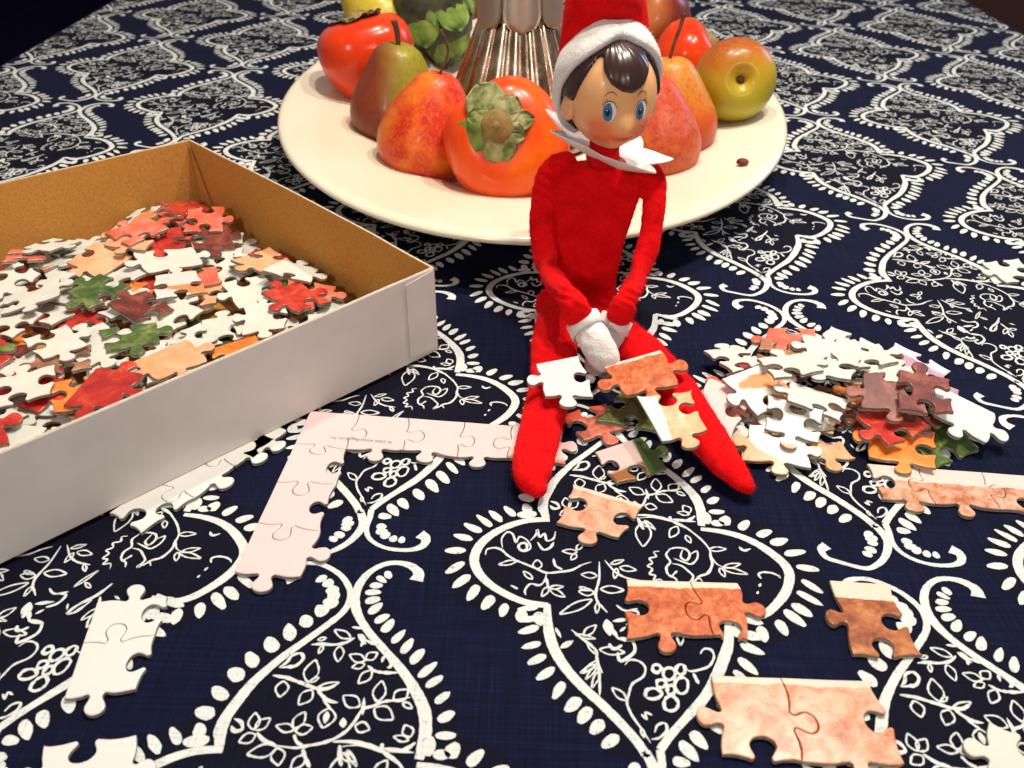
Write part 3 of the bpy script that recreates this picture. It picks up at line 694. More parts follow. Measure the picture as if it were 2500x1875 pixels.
# ---- variants for loose pieces
def variant(seed,flat=False):
    rs=random.Random(seed); w,h=rs.uniform(.0235,.029),rs.uniform(.0215,.0275); j=.0030
    P=[Vector((-w/2,-h/2)),Vector((w/2,-h/2)),Vector((w/2,h/2)),Vector((-w/2,h/2))]
    P=[p+Vector((rs.uniform(-j,j),rs.uniform(-j,j))) for p in P]
    ks=[rs.choice((1,-1)) for _ in range(4)]
    if abs(sum(ks))==4: ks[0]*=-1
    if flat: ks[2]=0
    o=[]
    for k in range(4): o+=edge(P[k],P[(k+1)%4],ks[k],rs)
    return piece_mesh([(p[0],p[1]) for p in o]),[Vector((p[0],p[1])) for p in o]
VAR=[variant(100+k,k%7==0) for k in range(30)]
def inside(P,x,y):
    c=False;n=len(P);j=n-1
    for i in range(n):
        if (P[i].y>y)!=(P[j].y>y) and x<(P[j].x-P[i].x)*(y-P[i].y)/(P[j].y-P[i].y)+P[i].x: c=not c
        j=i
    return c
SAMP=[]
for me,o in VAR:
    s=[(x,y) for x in np.arange(-.023,.0231,.0017) for y in np.arange(-.023,.0231,.0017) if inside(o,x,y)]
    s+=[(p.x,p.y) for p in o[::3]]; SAMP.append(np.array(s))
class Field:
    """settles pieces one on another over a height grid (origin, x-axis angle, size)"""
    def __init__(s,org,ang,w,h,res=.0015,base=0.,ok=None):
        s.o=Vector(org);s.c,s.s=math.cos(ang),math.sin(ang); s.res=res; s.nx,s.ny=int(w/res),int(h/res); s.g=np.full((s.nx,s.ny),base); s.ang=ang; s.ok=ok
    def pose(s,vi,x,y,rz,up,maxtilt):
        P=SAMP[vi]; q=P.copy()
        if not up: q[:,1]*=-1
        c,sn=math.cos(rz),math.sin(rz)
        X=x+q[:,0]*c-q[:,1]*sn; Y=y+q[:,0]*sn+q[:,1]*c
        if s.ok is not None and not s.ok(X,Y): return None
        ix=(X/s.res).astype(int); iy=(Y/s.res).astype(int)
        if ix.min()<0 or iy.min()<0 or ix.max()>=s.nx or iy.max()>=s.ny: return None
        hh=s.g[ix,iy]; A=np.c_[X-x,Y-y,np.ones(len(X))]
        w=np.ones(len(X)); sol=None
        for it in range(7):
            sol,_,_,_=np.linalg.lstsq(A*w[:,None],hh*w,rcond=None)
            res=hh-A@sol; w=np.clip(1+res*3500,.03,9)
        g=math.hypot(sol[0],sol[1]); m=math.tan(maxtilt)
        if g>m: sol[:2]*=m/g
        c0=(hh-A[:,:2]@sol[:2]).max(); sol[2]=c0
        return sol,(ix,iy,A)
    def put(s,vi,x,y,rz,up,mat,label,group=None,maxtilt=.30,back=None,cellar=0,name='puzzle_piece'):
        r=s.pose(vi,x,y,rz,up,maxtilt)
        if r is None: return None
        sol,(ix,iy,A)=r
        s.g[ix,iy]=np.maximum(s.g[ix,iy],A@sol+T+.00005)
        n=Vector((-sol[0],-sol[1],1)).normalized()
        nw=Vector((n.x*s.c-n.y*s.s,n.x*s.s+n.y*s.c,n.z))
        wx=s.o.x+x*s.c-y*s.s; wy=s.o.y+x*s.s+y*s.c
        return add_piece(VAR[vi][0],mat,(wx,wy,sol[2]+.0001),rz+s.ang,up,label=label,group=group,back=back,normal=nw,name=name)
    def local(s,p):
        d=Vector((p.x-s.o.x,p.y-s.o.y)); return d.x*s.c+d.y*s.s,-d.x*s.s+d.y*s.c

# ------------------------------------------------------------------ box
BH=.050
Cc=G(1068,861); Bc=Vector((-.2245,.5433,0)); Cc=Vector((-.0472,.3783,0))
dF=Vector((math.cos(R(225)),math.sin(R(225)),0)); dB=Vector((math.cos(R(221.5)),math.sin(R(221.5)),0))
LN=.35
corners=[Cc,Bc,Bc+dB*LN,Cc+dF*LN]
bx=empty('box_lid',tuple(sum(corners,Vector())/4),'shallow white cardboard box with bare brown inside, filled with loose puzzle pieces','box')
wt=.0015
cen=sum(corners,Vector())/4
inn=[]
for k in range(4):
    p=corners[k];a=(corners[k-1]-p).normalized();b=(corners[(k+1)%4]-p).normalized(); inn.append(p+(a+b)*wt)
def wall(k,parent):
    p,q=corners[k],corners[(k+1)%4]; pi,qi=inn[k],inn[(k+1)%4]; up=Vector((0,0,BH)); d=(q-p).normalized()
    n=24; v=[];f=[];mi=[]
    out=Vector((d.y,-d.x,0)); 
    if out.dot(p-cen)<0: out=-out
    prof=[(0,.0006,0),(0,BH-.0006,0),(.15,BH-.0001,1),(.5,BH+.0001,1),(.85,BH-.0001,2),(1,BH-.0006,2),(1,.0010,2)]
    for i in range(n+1):
        t=i/n; A=p.lerp(q,t); B=pi.lerp(qi,t)
        bow=math.sin(math.pi*t)*.0022
        for u,z,_ in prof:
            w=A.lerp(B,u)+out*(bow*(z/BH)); v.append((w.x,w.y,z+.0004*noise.noise(Vector((w.x*30,w.y*30,k)))*(z>.02)))
    m=len(prof)
    bm=bmesh.new(); V=[bm.verts.new(x) for x in v]
    for i in range(n):
        for j in range(m-1):
            fc=bm.faces.new((V[i*m+j],V[(i+1)*m+j],V[(i+1)*m+j+1],V[i*m+j+1])); fc.material_index=(0,0,1,1,2,2)[j]; fc.smooth=False
    bmesh.ops.recalc_face_normals(bm,faces=bm.faces)
    me=bm_mesh('wall',bm); return wlink('wall',me,[M_BOXW,M_BOXE,M_KRAFT],parent)
for k in range(4): wall(k,bx)
v=[(p.x,p.y,.0004) for p in corners]+[(p.x,p.y,.0022) for p in corners]
wlink('base_panel',mesh('base_panel',v,[(0,1,2,3)[::-1],(4,5,6,7)]+[(k,(k+1)%4,4+(k+1)%4,4+k) for k in range(4)]),[M_KRAFT],bx)
BZ=.0022
# glued corner flap: a faint raised sheet on the long wall near the corner
dd=(corners[3]-corners[0]).normalized(); oo=Vector((-dd.y,dd.x,0)); 
if oo.dot(corners[0]-cen)<0: oo=-oo
a=corners[0]+dd*.0012; b=corners[0]+dd*.0185
def sheet(pts,th,o_):
    v=[p+o_*.0002 for p in pts]+[p+o_*(.0002+th) for p in pts]; n=len(pts)
    return [tuple(x) for x in v],[tuple(range(n))[::-1],tuple(range(n,2*n))]+[(k,(k+1)%n,n+(k+1)%n,n+k) for k in range(n)]
fl_=[Vector((a.x,a.y,.002)),Vector((b.x,b.y,.004)),Vector((b.x,b.y,BH-.003)),Vector((a.x,a.y,BH-.001))]
fl_=[p+oo*(.0022*math.sin(math.pi*((p-corners[0]).dot(dd))/LN)*p.z/BH) for p in fl_]
wlink('corner_flap',mesh('corner_flap',*sheet(fl_,.00035,oo)),[M_BOXW],bx)
# inner corner gusset seen as a folded tab at the far corner
dBi=(corners[2]-corners[1]).normalized(); dCi=(corners[0]-corners[1]).normalized()
g0=inn[1]
gp=[Vector((g0.x,g0.y,.003))+dBi*.0006+dCi*.0006,Vector((g0.x,g0.y,.003))+dCi*.018+dBi*.0006,Vector((g0.x,g0.y,BH-.002))+dCi*.001+dBi*.0006]
v=[tuple(p) for p in gp]+[tuple(p+dBi*.0005) for p in gp]
wlink('corner_tab',mesh('corner_tab',v,[(0,1,2),(5,4,3),(0,3,4,1),(1,4,5,2),(2,5,3,0)]),[M_KRAFT],bx)
bx.location.z+=BZ
# heap in the box
ang=math.atan2(dF.y,dF.x)
# local frame: x from the near corner along the front wall, y across to the back wall
x0=Cc; ax=dF; ay=(Bc-Cc).normalized()
fld=Field((Cc.x,Cc.y),ang-math.pi,1,1); 
# use a right-handed frame: x axis = -dF reversed so that y runs inward
FL_=LN
org=Cc+dF*FL_; fang=math.atan2(-dF.y,-dF.x)
inq=[(p-org) for p in inn]
cf,sf=math.cos(fang),math.sin(fang)
inq=[Vector((p.x*cf+p.y*sf,-p.x*sf+p.y*cf)) for p in inq]
def ok_box(X,Y):
    for k in range(4):
        a,b=inq[k],inq[(k+1)%4]; e=b-a; s_=(e.x*(Y-a.y)-e.y*(X-a.x))/e.length
        if s_.min()<.0008: return False
    return True
# grid must cover the slanted quad: shift the origin
mnx=min(p.x for p in inq)-.005; mny=min(p.y for p in inq)-.005
org2=org+Vector((cf*mnx-sf*mny,sf*mnx+cf*mny,0))
inq=[p-Vector((mnx,mny)) for p in inq]
sx=max(p.x for p in inq)+.005; sy=max(p.y for p in inq)+.005
fld=Field((org2.x,org2.y),fang,sx,sy,base=.0023+BZ,ok=ok_box)
area=sum(inq[k].x*inq[(k+1)%4].y-inq[(k+1)%4].x*inq[k].y for k in range(4))
if area<0: inq.reverse()
rs=random.Random(12)
FACE=['orange','orange','orange','peach','coral','red','red','maroon','maroon','green','green','brown','brown','whiteorange']
LBL={'mottled':'mottled orange','orange':'bright orange','peach':'pale peach','coral':'coral red','red':'deep red','maroon':'dark maroon','green':'dark green','brown':'brown','whiteorange':'white and orange'}
BOXP=[]; nb=0; tries=0; NB=250
while nb<NB and tries<9000:
    tries+=1
    best=None
    for q in range(14 if nb<215 else 4):
        x=rs.uniform(.012,sx-.012); y=rs.uniform(.012,sy-.012)
        if x<.045 and rs.random()<.75: continue
        if rs.random()<.18: x=rs.uniform(sx-.040,sx-.010)
        rz=rs.uniform(0,6.283); vi=rs.randrange(30); up=rs.random()<.47
        r=fld.pose(vi,x,y,rz,up,.30)
        if r is None: continue
        hh=r[0][2]
        # the heap thins towards the far wall and swells near its middle
        yy=(y/sy); xx=x/sx
        tgt=.006*math.exp(-((xx-.83)**2/.02+(yy-.78)**2/.015))+.003*math.exp(-((xx-.55)**2/.08+(yy-.45)**2/.08))
        sc=hh-tgt+rs.uniform(0,.0012)
        if best is None or sc<best[0]: best=(sc,vi,x,y,rz,up)
    if best is None: continue
    _,vi,x,y,rz,up=best
    k=rs.choice(FACE)
    for _q in range(8):
        if any(q[3]==k and math.hypot(q[1]-x,q[2]-y)<.034 for q in BOXP): k=rs.choice(FACE)
        else: break
    if x/sx>.70 and y/sy>.68 and rs.random()<.85: up=True; k=rs.choice(['coral','coral','red','peach'])
    where=('far side' if y/sy>.66 else ('front side' if y/sy<.33 else 'middle'))+(', right end' if x/sx>.80 else (', right part' if x/sx>.60 else (', centre part' if x/sx>.38 else ', left part')))
    lab=(f'{LBL[k]} puzzle piece face up in the box {where}' if up else f'grey-white puzzle piece face down in the box {where}')
    ob=fld.put(vi,x,y,rz,up,PM[k],lab,'loose puzzle pieces heaped in the box',.30)
    if ob: nb+=1; BOXP.append((ob,x,y,k if up else 'back',lab))
CNM=dict(LBL,back='grey-white')
for i_,(ob,x,y,k,lab) in enumerate(BOXP):
    later=[q for q in BOXP[i_+1:] if math.hypot(q[1]-x,q[2]-y)<.019]
    n_=(ob.matrix_world.to_3x3()@Vector((0,0,1))); tl=math.degrees(math.acos(min(1,abs(n_.z))))
    st='piece on top' if not later else ('piece partly covered' if len(later)<2 else 'piece half buried')
    near=[q for q in BOXP if q[0] is not ob and q[3]!='back' and math.hypot(q[1]-x,q[2]-y)<.040]
    near.sort(key=lambda q:math.hypot(q[1]-x,q[2]-y))
    wh=lab.split(' in the box ')[1].replace('far side','box far side').replace('front side','box front side').replace('middle','box middle').replace(' part','')
    body='back-up' if k=='back' else 'picture-up'
    ob['label']=f'{CNM[k]} {st}'+(', tilted,' if tl>8 else '')+(f' beside {CNM[near[0][3]]} one' if near else '')+f', {wh}'
from collections import defaultdict
DUP=defaultdict(list)
for ob,x,y,k,lab in BOXP: DUP[ob['label']].append((y,ob))
for lb,L_ in DUP.items():
    if len(L_)<2: continue
    L_.sort(key=lambda q:q[0]); wd={2:['nearer','farther'],3:['nearest','second','farthest']}.get(len(L_),['nearest','second','third','fourth','fifth','sixth','seventh','eighth'])
    for (yy,ob),w_ in zip(L_,wd): ob['label']=lb+', '+w_
print('box pieces',nb)

# ------------------------------------------------------------------ plate
PC=Vector((-.001,.712,0)); PR=.196
pl=empty('serving_plate',tuple(PC),'large oval cream glazed china platter holding the fruit and the fluted candlestick','plate')
prof=[(0,.0075),(.06,.0075),(.104,.0082),(.115,.0105),(.123,.0165),(.131,.0240),(.140,.0272),(.152,.0292),(.170,.0318),(.184,.0342),(.1895,.0352),(.1935,.0356),(.1958,.0344),(.1964,.0322),(.1945,.0300),(.188,.0275),(.165,.0215),(.140,.0150),(.122,.0100),(.114,.0060),(.113,.0012),(.110,.0006),(.106,.0012),(.104,.0042),(0,.0045)]
v,f=lathe(prof,160,Matrix.Translation(PC)@Matrix.Diagonal((1.018,1.364,1,1))); me=mesh('dish',v,f,True); wlink('dish',me,[M_PLATE],pl)
def splat(px,py,name,mat,w,h,label,cat,z=.03,seed=1):
    p=G(px,py,z); rs_=random.Random(seed); bm=bmesh.new(); bmesh.ops.create_icosphere(bm,subdivisions=3,radius=1)
    for vv in bm.verts:
        n=1+.22*noise.noise(vv.co*2.2+Vector((seed,0,0)))+.10*noise.noise(vv.co*5); vv.co=Vector((vv.co.x*w*n,vv.co.y*w*.75*n,vv.co.z*h*n))
    me=bm_mesh(name,bm,True); o=link(name,me,[mat]); o.location=(p.x,p.y,z+h*.8); return tag(o,label,cat)
splat(1812,402,'raisin',M_RAISIN,.0042,.0024,'small dark red raisin lying alone on the right side of the plate rim','raisin',.0338,3)
splat(1137,509,'food_crumb',simple('tan_crumb',(.45,.27,.10),(.62,.42,.2),300,.8),.0024,.0006,'tiny tan crumb on the front rim of the plate','crumb',.0292,5)

# ------------------------------------------------------------------ fruit
def axisM(ax,roll=0):
    q=Vector((0,0,1)).rotation_difference(Vector(ax).normalized()); return q.to_matrix().to_4x4()@Matrix.Rotation(roll,4,'Z')
def fruit_obj(name,label,cat,cen,ax,prof,size,mat,lobes=0,lamp_=.03,lump=.03,seed=0,group=None,dent=None):
    """profile in unit height, axis along ax, centred on cen"""
    root=empty(name,tuple(cen),label,cat,group)
    P=catmull([Vector((r,0,z)) for r,z in prof],6)
    zs=[p.z for p in P]; mid=(max(zs)+min(zs))/2
    pr=[(max(p.x,.0)*size,(p.z-mid)*size) for p in P]
    M=axisM(ax)
    v,f=lathe(pr,56,M,rfun=lambda a,j,z:1+(lamp_*math.cos(lobes*a+seed) if lobes else 0))
    v=[p*(1+lump*noise.noise(p*28+Vector((seed*3.3,0,0)))) for p in v]
    me=mesh('flesh',v,f,True); wl=link('skin',me,[mat],root)
    return root,M,mid
PEAR=[(0,.02),(.10,.0),(.24,.035),(.37,.13),(.44,.27),(.44,.41),(.385,.57),(.32,.72),(.265,.84),(.20,.935),(.10,.985),(.02,.965),(0,.955)]
PEARB=[(0,.02),(.10,.0),(.24,.035),(.37,.12),(.445,.24),(.465,.37),(.44,.50),(.385,.63),(.315,.76),(.25,.86),(.18,.945),(.09,.99),(.02,.975),(0,.965)]
APPLE=[(0,.10),(.05,.075),(.12,.01),(.25,-.01),(.40,.09),(.49,.28),(.515,.48),(.47,.70),(.36,.86),(.22,.93),(.12,.90),(.05,.84),(0,.82)]
PERS=[(0,.0),(.10,.01),(.26,.07),(.42,.22),(.51,.42),(.52,.58),(.45,.76),(.32,.85),(.16,.87),(0,.86)]
def stem(root,M,base,pts,r0,r1):
    P=catmull([Vector(p) for p in pts],4); n=len(P)
    v,f=tube(P,[r0+(r1-r0)*i/(n-1)+(.0006 if i==n-1 else 0) for i in range(n)],8,up=Vector((0,1,0))); me=mesh('stem',v,f,True)
    return wlink('stem',me,[M_STEM],root)
def calyx(root,cen,ax,Rf,off,lobes,rightv=Vector((1,0,0)),centre_r=.0115):
    """dry leaf lobes lying on the fruit round its stem end"""
    ax=Vector(ax).normalized(); r_=(rightv-ax*rightv.dot(ax)).normalized(); u_=ax.cross(r_)*1
    if u_.z<0: u_=-u_
    def at(r,a,lift):
        drop=Rf-math.sqrt(max(Rf*Rf-r*r,1e-8)); return cen+ax*(off-drop*.85+lift)+r_*(r*math.cos(a))+u_*(r*math.sin(a))
    for (ang,L,wd,mat,curl,seed) in lobes:
        rs_=random.Random(seed); nu,nv=14,10; top=[];bot=[]
        for j in range(nv+1):
            t=j/nv; r=.006+(L-.006)*t; wv=wd*(.75+.5*math.sin(math.pi*min(1,t*.9)))*(1 if t<.8 else math.sqrt(max(0,1-((t-.8)/.2)**2))*.75+.25)
            for i in range(nu+1):
                s=i/nu*2-1; a=R(ang)+s*wv/max(r,.008)*.9
                rr=r*(1+.10*noise.noise(Vector((s*3+seed,t*3,0)))) + (.0020*noise.noise(Vector((s*7,seed,0))) if t>.7 else 0)
                lift=.0006+curl*t*t+.0013*noise.noise(Vector((s*2.5+seed,t*4,1)))+.0012*(abs(s)**3)*t
                top.append(at(rr,a,lift+.0008)); bot.append(at(rr,a,lift-.0002))
        v=[tuple(p) for p in top+bot]; N=len(top); f=[]; w=nu+1
        for j in range(nv):
            for i in range(nu):
                q=j*w+i; f.append((q,q+1,q+w+1,q+w)); f.append((N+q,N+q+w,N+q+w+1,N+q+1))
        bd=[i for i in range(w)]+[j*w+nu for j in range(1,nv+1)]+[nv*w+i for i in range(nu-1,-1,-1)]+[j*w for j in range(nv-1,0,-1)]
        for k in range(len(bd)):
            a_,b_=bd[k],bd[(k+1)%len(bd)]; f.append((a_,N+a_,N+b_,b_))
        me=mesh('calyx_leaf',v,f,True); wlink('calyx_leaf',me,[mat],root)
    v=[];f=[]; n=24
    rings=[(centre_r,.0004),(centre_r*.85,.0022),(centre_r*.55,.0040),(centre_r*.25,.0046),(.0016,.0048),(.0014,.0058),(.0006,.0056)]
    for j,(r,l) in enumerate(rings):
        for i in range(n): v.append(tuple(at(r*(1+.06*noise.noise(Vector((i*.8,j,3)))),2*math.pi*i/n,l)))
    for j in range(len(rings)-1):
        for i in range(n): f.append((j*n+i,j*n+(i+1)%n,(j+1)*n+(i+1)%n,(j+1)*n+i))
    f.append(tuple((len(rings)-1)*n+i for i in range(n)))
    wlink('stem_scar',mesh('stem_scar',v,f,True),[M_CALYXC],root)
# front persimmon, calyx towards the viewer
c=G(1240,352,.0485); ax=Vector((-.06,-.90,.42)).normalized()
r,M,mid=fruit_obj('persimmon','large orange-red persimmon with its ragged green calyx facing the viewer, front of the plate','persimmon',c,ax,PERS,.078,M_PERS,4,.03,.05,1)
cc=c+Vector((-.004,0,.0085))
calyx(r,cc,ax,.036,.0335,[(118,.0300,.0125,M_CALYX,.001,3),(62,.0215,.0085,M_CALYX,.002,7),(15,.0235,.0060,M_CALYX,.001,11),(-18,.0185,.0062,M_CALYX,.0015,12),(-82,.0225,.0105,M_CALYX,.001,5),(198,.0300,.0100,M_CALYXG,.0,9),(160,.0200,.0072,M_CALYXG,.0006,19)])
# red-orange pear front left
c=G(1052,312,.047)
r,M,mid=fruit_obj('pear','red-orange speckled pear leaning right, second fruit from the left on the plate front','pear',c,(.20,.10,1),PEARB,.077,M_PEARR,0,0,.05,2)
tip=c+Vector((.20,.10,1)).normalized()*.037; stem(r,M,0,[tip,tip+Vector((.003,.001,.006)),tip+Vector((.006,.003,.014)),tip+Vector((.004,.004,.022)),tip+Vector((.001,.004,.027))],.0009,.0009)
# olive and brown pear
c=G(968,236,.0475)
r,M,mid=fruit_obj('pear','olive green and brown pear with an upright stem at the left of the plate','pear',c,(.10,.05,1),PEAR,.078,M_PEARG,0,0,.04,5)
tip=c+Vector((.10,.05,1)).normalized()*.0365; stem(r,M,0,[tip,tip+Vector((.0,.0,.006)),tip+Vector((-.0005,0,.012)),tip+Vector((-.002,0,.018))],.0017,.0024)
# big red persimmon behind it
c=G(905,160,.049); ax2=Vector((-.25,.15,1)).normalized()
r,M,mid=fruit_obj('persimmon','big red-orange persimmon standing at the far left of the plate behind the olive pear','persimmon',c,ax2,[(0,.0),(.08,.01),(.24,.09),(.40,.26),(.50,.46),(.53,.62),(.50,.80),(.38,.92),(.18,.95),(0,.94)],.076,M_PERS2,4,.03,.04,8)
calyx(r,c,ax2,.040,.0385,[(200,.026,.010,M_STEM,.004,2),(300,.024,.010,M_STEM,.005,4),(100,.022,.008,M_CALYX,.003,6),(20,.022,.009,M_STEM,.004,8)])
c=G(915,28,.060)
fruit_obj('pear','yellow pear mostly out of frame behind the big red persimmon at the top left','pear',c,(-.6,.1,.8),PEAR,.075,M_YELLOW,0,0,.04,6)
# pink speckled pear behind the doll's shoulder
c=G(1590,322,.0465)
fruit_obj('pear','pink speckled pear just behind the right side of the doll\'s head and shoulder','pear',c,(-.10,.10,1),PEARB,.076,M_PEARP,0,0,.06,9)
c=G(1632,272,.047)
r,M,mid=fruit_obj('pear','orange pear with a long thin stem, between the pink pear and the yellow-red apple','pear',c,(-.08,.10,1),PEARB,.077,M_PEARO,0,0,.05,10)
tip=c+Vector((-.08,.10,1)).normalized()*.0365; stem(r,M,0,[tip,tip+Vector((.002,.002,.010)),tip+Vector((.005,.004,.020)),tip+Vector((.0075,.006,.030))],.0012,.0014)
# yellow-red apple-like pear with its blossom end to the viewer
c=G(1787,196,.056); ax3=Vector((.02,-.93,.30)).normalized()
r,M,mid=fruit_obj('apple','yellow and red fruit showing its dark blossom end, rightmost on the plate','apple',c,-ax3,[(0,.13),(.035,.11),(.085,.045),(.19,.0),(.34,.05),(.46,.2),(.50,.40),(.46,.62),(.37,.82),(.24,.97),(.1,1.02),(0,1.02)],.062,M_APPLEY,0,0,.03,13)
e=c+ax3*(.062*(.51-.13)+.0005)
bm=bmesh.new(); bmesh.ops.create_icosphere(bm,subdivisions=2,radius=.0038)
for vv in bm.verts: vv.co*=1+.5*noise.noise(vv.co*500); vv.co+=e
wlink('blossom_end',bm_mesh('blossom_end',bm,True),[M_STEM],r)
# dark red apple at the top
c=G(1580,52,.055)
fruit_obj('apple','dark red apple behind the red hat at the top of the plate','apple',c,(-.5,-.6,.55),APPLE,.078,M_APPLED,0,0,.02,14)
c=G(1672,148,.042)
r,M,mid=fruit_obj('persimmon','small bright red persimmon half hidden between the dark apple and the orange pear','persimmon',c,(.75,-.1,.55),PERS,.062,M_PERS2,4,.03,.03,15)
calyx(r,c,Vector((.75,-.1,.55)),.030,.027,[(80,.020,.007,M_CALYX,.002,3),(-60,.020,.007,M_CALYX,.001,5),(200,.018,.007,M_STEM,.003,8)],Vector((0,1,0)))
# artichoke
c=G(1062,30,.062); arti=empty('artichoke',tuple(c),'green artichoke with drooping dark lower leaves between the red persimmon and the candlestick','artichoke')
axa=Vector((.30,-.10,-.95)).normalized(); Ma=axisM(axa)
v,f=lathe([(0.001,-.05),(.024,-.044),(.036,-.02),(.037,0),(.029,.024),(.014,.040),(.001,.046)],24,Ma)
link('core',mesh('core',v,f,True),[M_ARTD],arti)
rs=random.Random(3)
def bract(L,w,curl):
    nu,nv=6,8; v=[];f=[]
    for j in range(nv+1):
        t=j/nv; ww=w*(.55+.75*math.sin(math.pi*min(1,.25+t*.62)))*(1 if t<.75 else max(.06,math.cos((t-.75)/.25*1.45)))
        for i in range(nu+1):
            s=i/nu*2-1; v.append((s*ww,-.0035*(s*s)+curl*t*t*.5,L*t))
    w_=nu+1
    for j in range(nv):
        for i in range(nu): q=j*w_+i; f.append((q,q+1,q+w_+1,q+w_))
    n=len(v); v+=[(x,y-.0009,z) for x,y,z in v]; f+=[tuple(n+i for i in q[::-1]) for q in f]
    bd=[i for i in range(w_)]+[j*w_+nu for j in range(1,nv+1)]+[nv*w_+i for i in range(nu-1,-1,-1)]+[j*w_ for j in range(nv-1,0,-1)]
    for k in range(len(bd)): a_,b_=bd[k],bd[(k+1)%len(bd)]; f.append((a_,b_,n+b_,n+a_))
    return mesh('leaf',v,f,True)
BR=[bract(.030,.0115,.004),bract(.034,.0125,.006),bract(.028,.010,.003)]
for b in BR: b.materials.append(M_ARTI)
ga=2.39996
for k in range(58):
    t=k/57; z=-.046+.072*t; rr=interp([-.05,-.044,-.02,0,.024,.040],[.006,.024,.036,.037,.029,.014],z)*(.97)
    a=k*ga
    o=bpy.data.objects.new('leaf',BR[k%3]); COL.objects.link(o); o.parent=arti
    tilt=R(16+16*t)+rs.uniform(-.08,.08)
    dirr=Vector((math.cos(a),math.sin(a),0))
    base=Ma@(dirr*rr+Vector((0,0,z)))
    lz=Ma.to_3x3()@(Vector((0,0,1))*math.cos(tilt)-dirr*math.sin(tilt)*(.9 if t>.5 else -.2)); ly=Ma.to_3x3()@(dirr*math.cos(tilt)+Vector((0,0,1))*math.sin(tilt)*.3)
    lx=ly.cross(lz).normalized(); ly=lz.cross(lx).normalized(); lz.normalize()
    o.matrix_local=Matrix(((lx.x,ly.x,lz.x,base.x),(lx.y,ly.y,lz.y,base.y),(lx.z,ly.z,lz.z,base.z),(0,0,0,1)))
    o.material_slots[0].link='OBJECT'; o.material_slots[0].material=M_ARTD if t>.86 or rs.random()<.15 else M_ARTI

# ------------------------------------------------------------------ fluted candlestick
def mat_silver():
    t=NT('tarnished_silver_glass',.2,(.5,.45,.38),metal=1.0,coat=.5); n=t.noise(35,4,dist=.6)
    t.color(t.ramp(n,[(.32,(.18,.115,.07)),(.52,(.38,.29,.20)),(.7,(.62,.53,.41))])); t.rough(t.ramp(t.noise(90,3),[(.35,(.16,.16,.16)),(.7,(.42,.42,.42))])); return t.m
M_SILV=mat_silver()
M_SILM=NT('matt_tarnished_silver',.42,(.42,.36,.28),metal=.9).m
SY=.690; SX=PY(1266,100,SY).x
zt=PY(1270,34,SY).z
cs=empty('candlestick',(SX,SY,.009),'fluted silvered glass candlestick with a scalloped collar standing in the middle of the plate','candlestick')
NF=16
def flute(a,depth): 
    x=(a*NF/(2*math.pi))%1; return 1-depth*abs(math.sin(math.pi*x))**.6
pr=[(.066,.009),(.069,.012),(.067,.018)]+[(.066-(.066-.0300)*t**.85,.018+(zt-.018)*t) for t in [k/14 for k in range(1,15)]]
v=[];f=[];n=NF*12
for j,(r_,z) in enumerate(pr):
    for i in range(n):
        a=2*math.pi*i/n; q=r_*(1-.11*(1-abs(math.cos(math.pi*((a*NF/(2*math.pi))%1)))**.5)) if j>1 else r_
        v.append((SX+q*math.cos(a),SY+q*math.sin(a),z))
for j in range(len(pr)-1):
    for i in range(n): f.append((j*n+i,j*n+(i+1)%n,(j+1)*n+(i+1)%n,(j+1)*n+i))
wlink('fluted_cone',mesh('fluted_cone',v,f,True),[M_SILV],cs)
# scalloped petals hanging from the collar
NP_=7
for k in range(NP_):
    a0=2*math.pi*(k+.35)/NP_; v=[];f=[]; nu,nv=10,8
    for s_ in (0,1):
        for j in range(nv+1):
            t=j/nv
            for i in range(nu+1):
                s=i/nu*2-1
                wa=(math.pi/NP_)*.98*(1 if t<.45 else math.sqrt(max(0.0,1-((t-.45)/.55)**2)))
                r_=.0315+.0045*t-.0010*s*s+(0 if s_==0 else -.0009); a=a0+s*wa
                z=zt+.020-.026*t
                v.append((SX+r_*math.cos(a),SY+r_*math.sin(a),z))
    w_=nu+1; N_=(nu+1)*(nv+1)
    for j in range(nv):
        for i in range(nu): q=j*w_+i; f.append((q,q+1,q+w_+1,q+w_)); f.append((N_+q,N_+q+w_,N_+q+w_+1,N_+q+1))
    bd=[i for i in range(w_)]+[j*w_+nu for j in range(1,nv+1)]+[nv*w_+i for i in range(nu-1,-1,-1)]+[j*w_ for j in range(nv-1,0,-1)]
    for q in range(len(bd)): a_,b_=bd[q],bd[(q+1)%len(bd)]; f.append((a_,b_,N_+b_,N_+a_))
    wlink('collar_petal',mesh('collar_petal',v,f,True),[M_SILM],cs)
v,f=lathe([(.0300,zt-.004),(.0305,zt+.02),(.019,zt+.026),(.012,zt+.05),(.010,zt+.09),(.018,zt+.10),(.018,zt+.12),(.001,zt+.12)],48,Matrix.Translation((SX,SY,0)))
wlink('upper_shaft',mesh('upper_shaft',v,f,True),[M_SILM],cs)

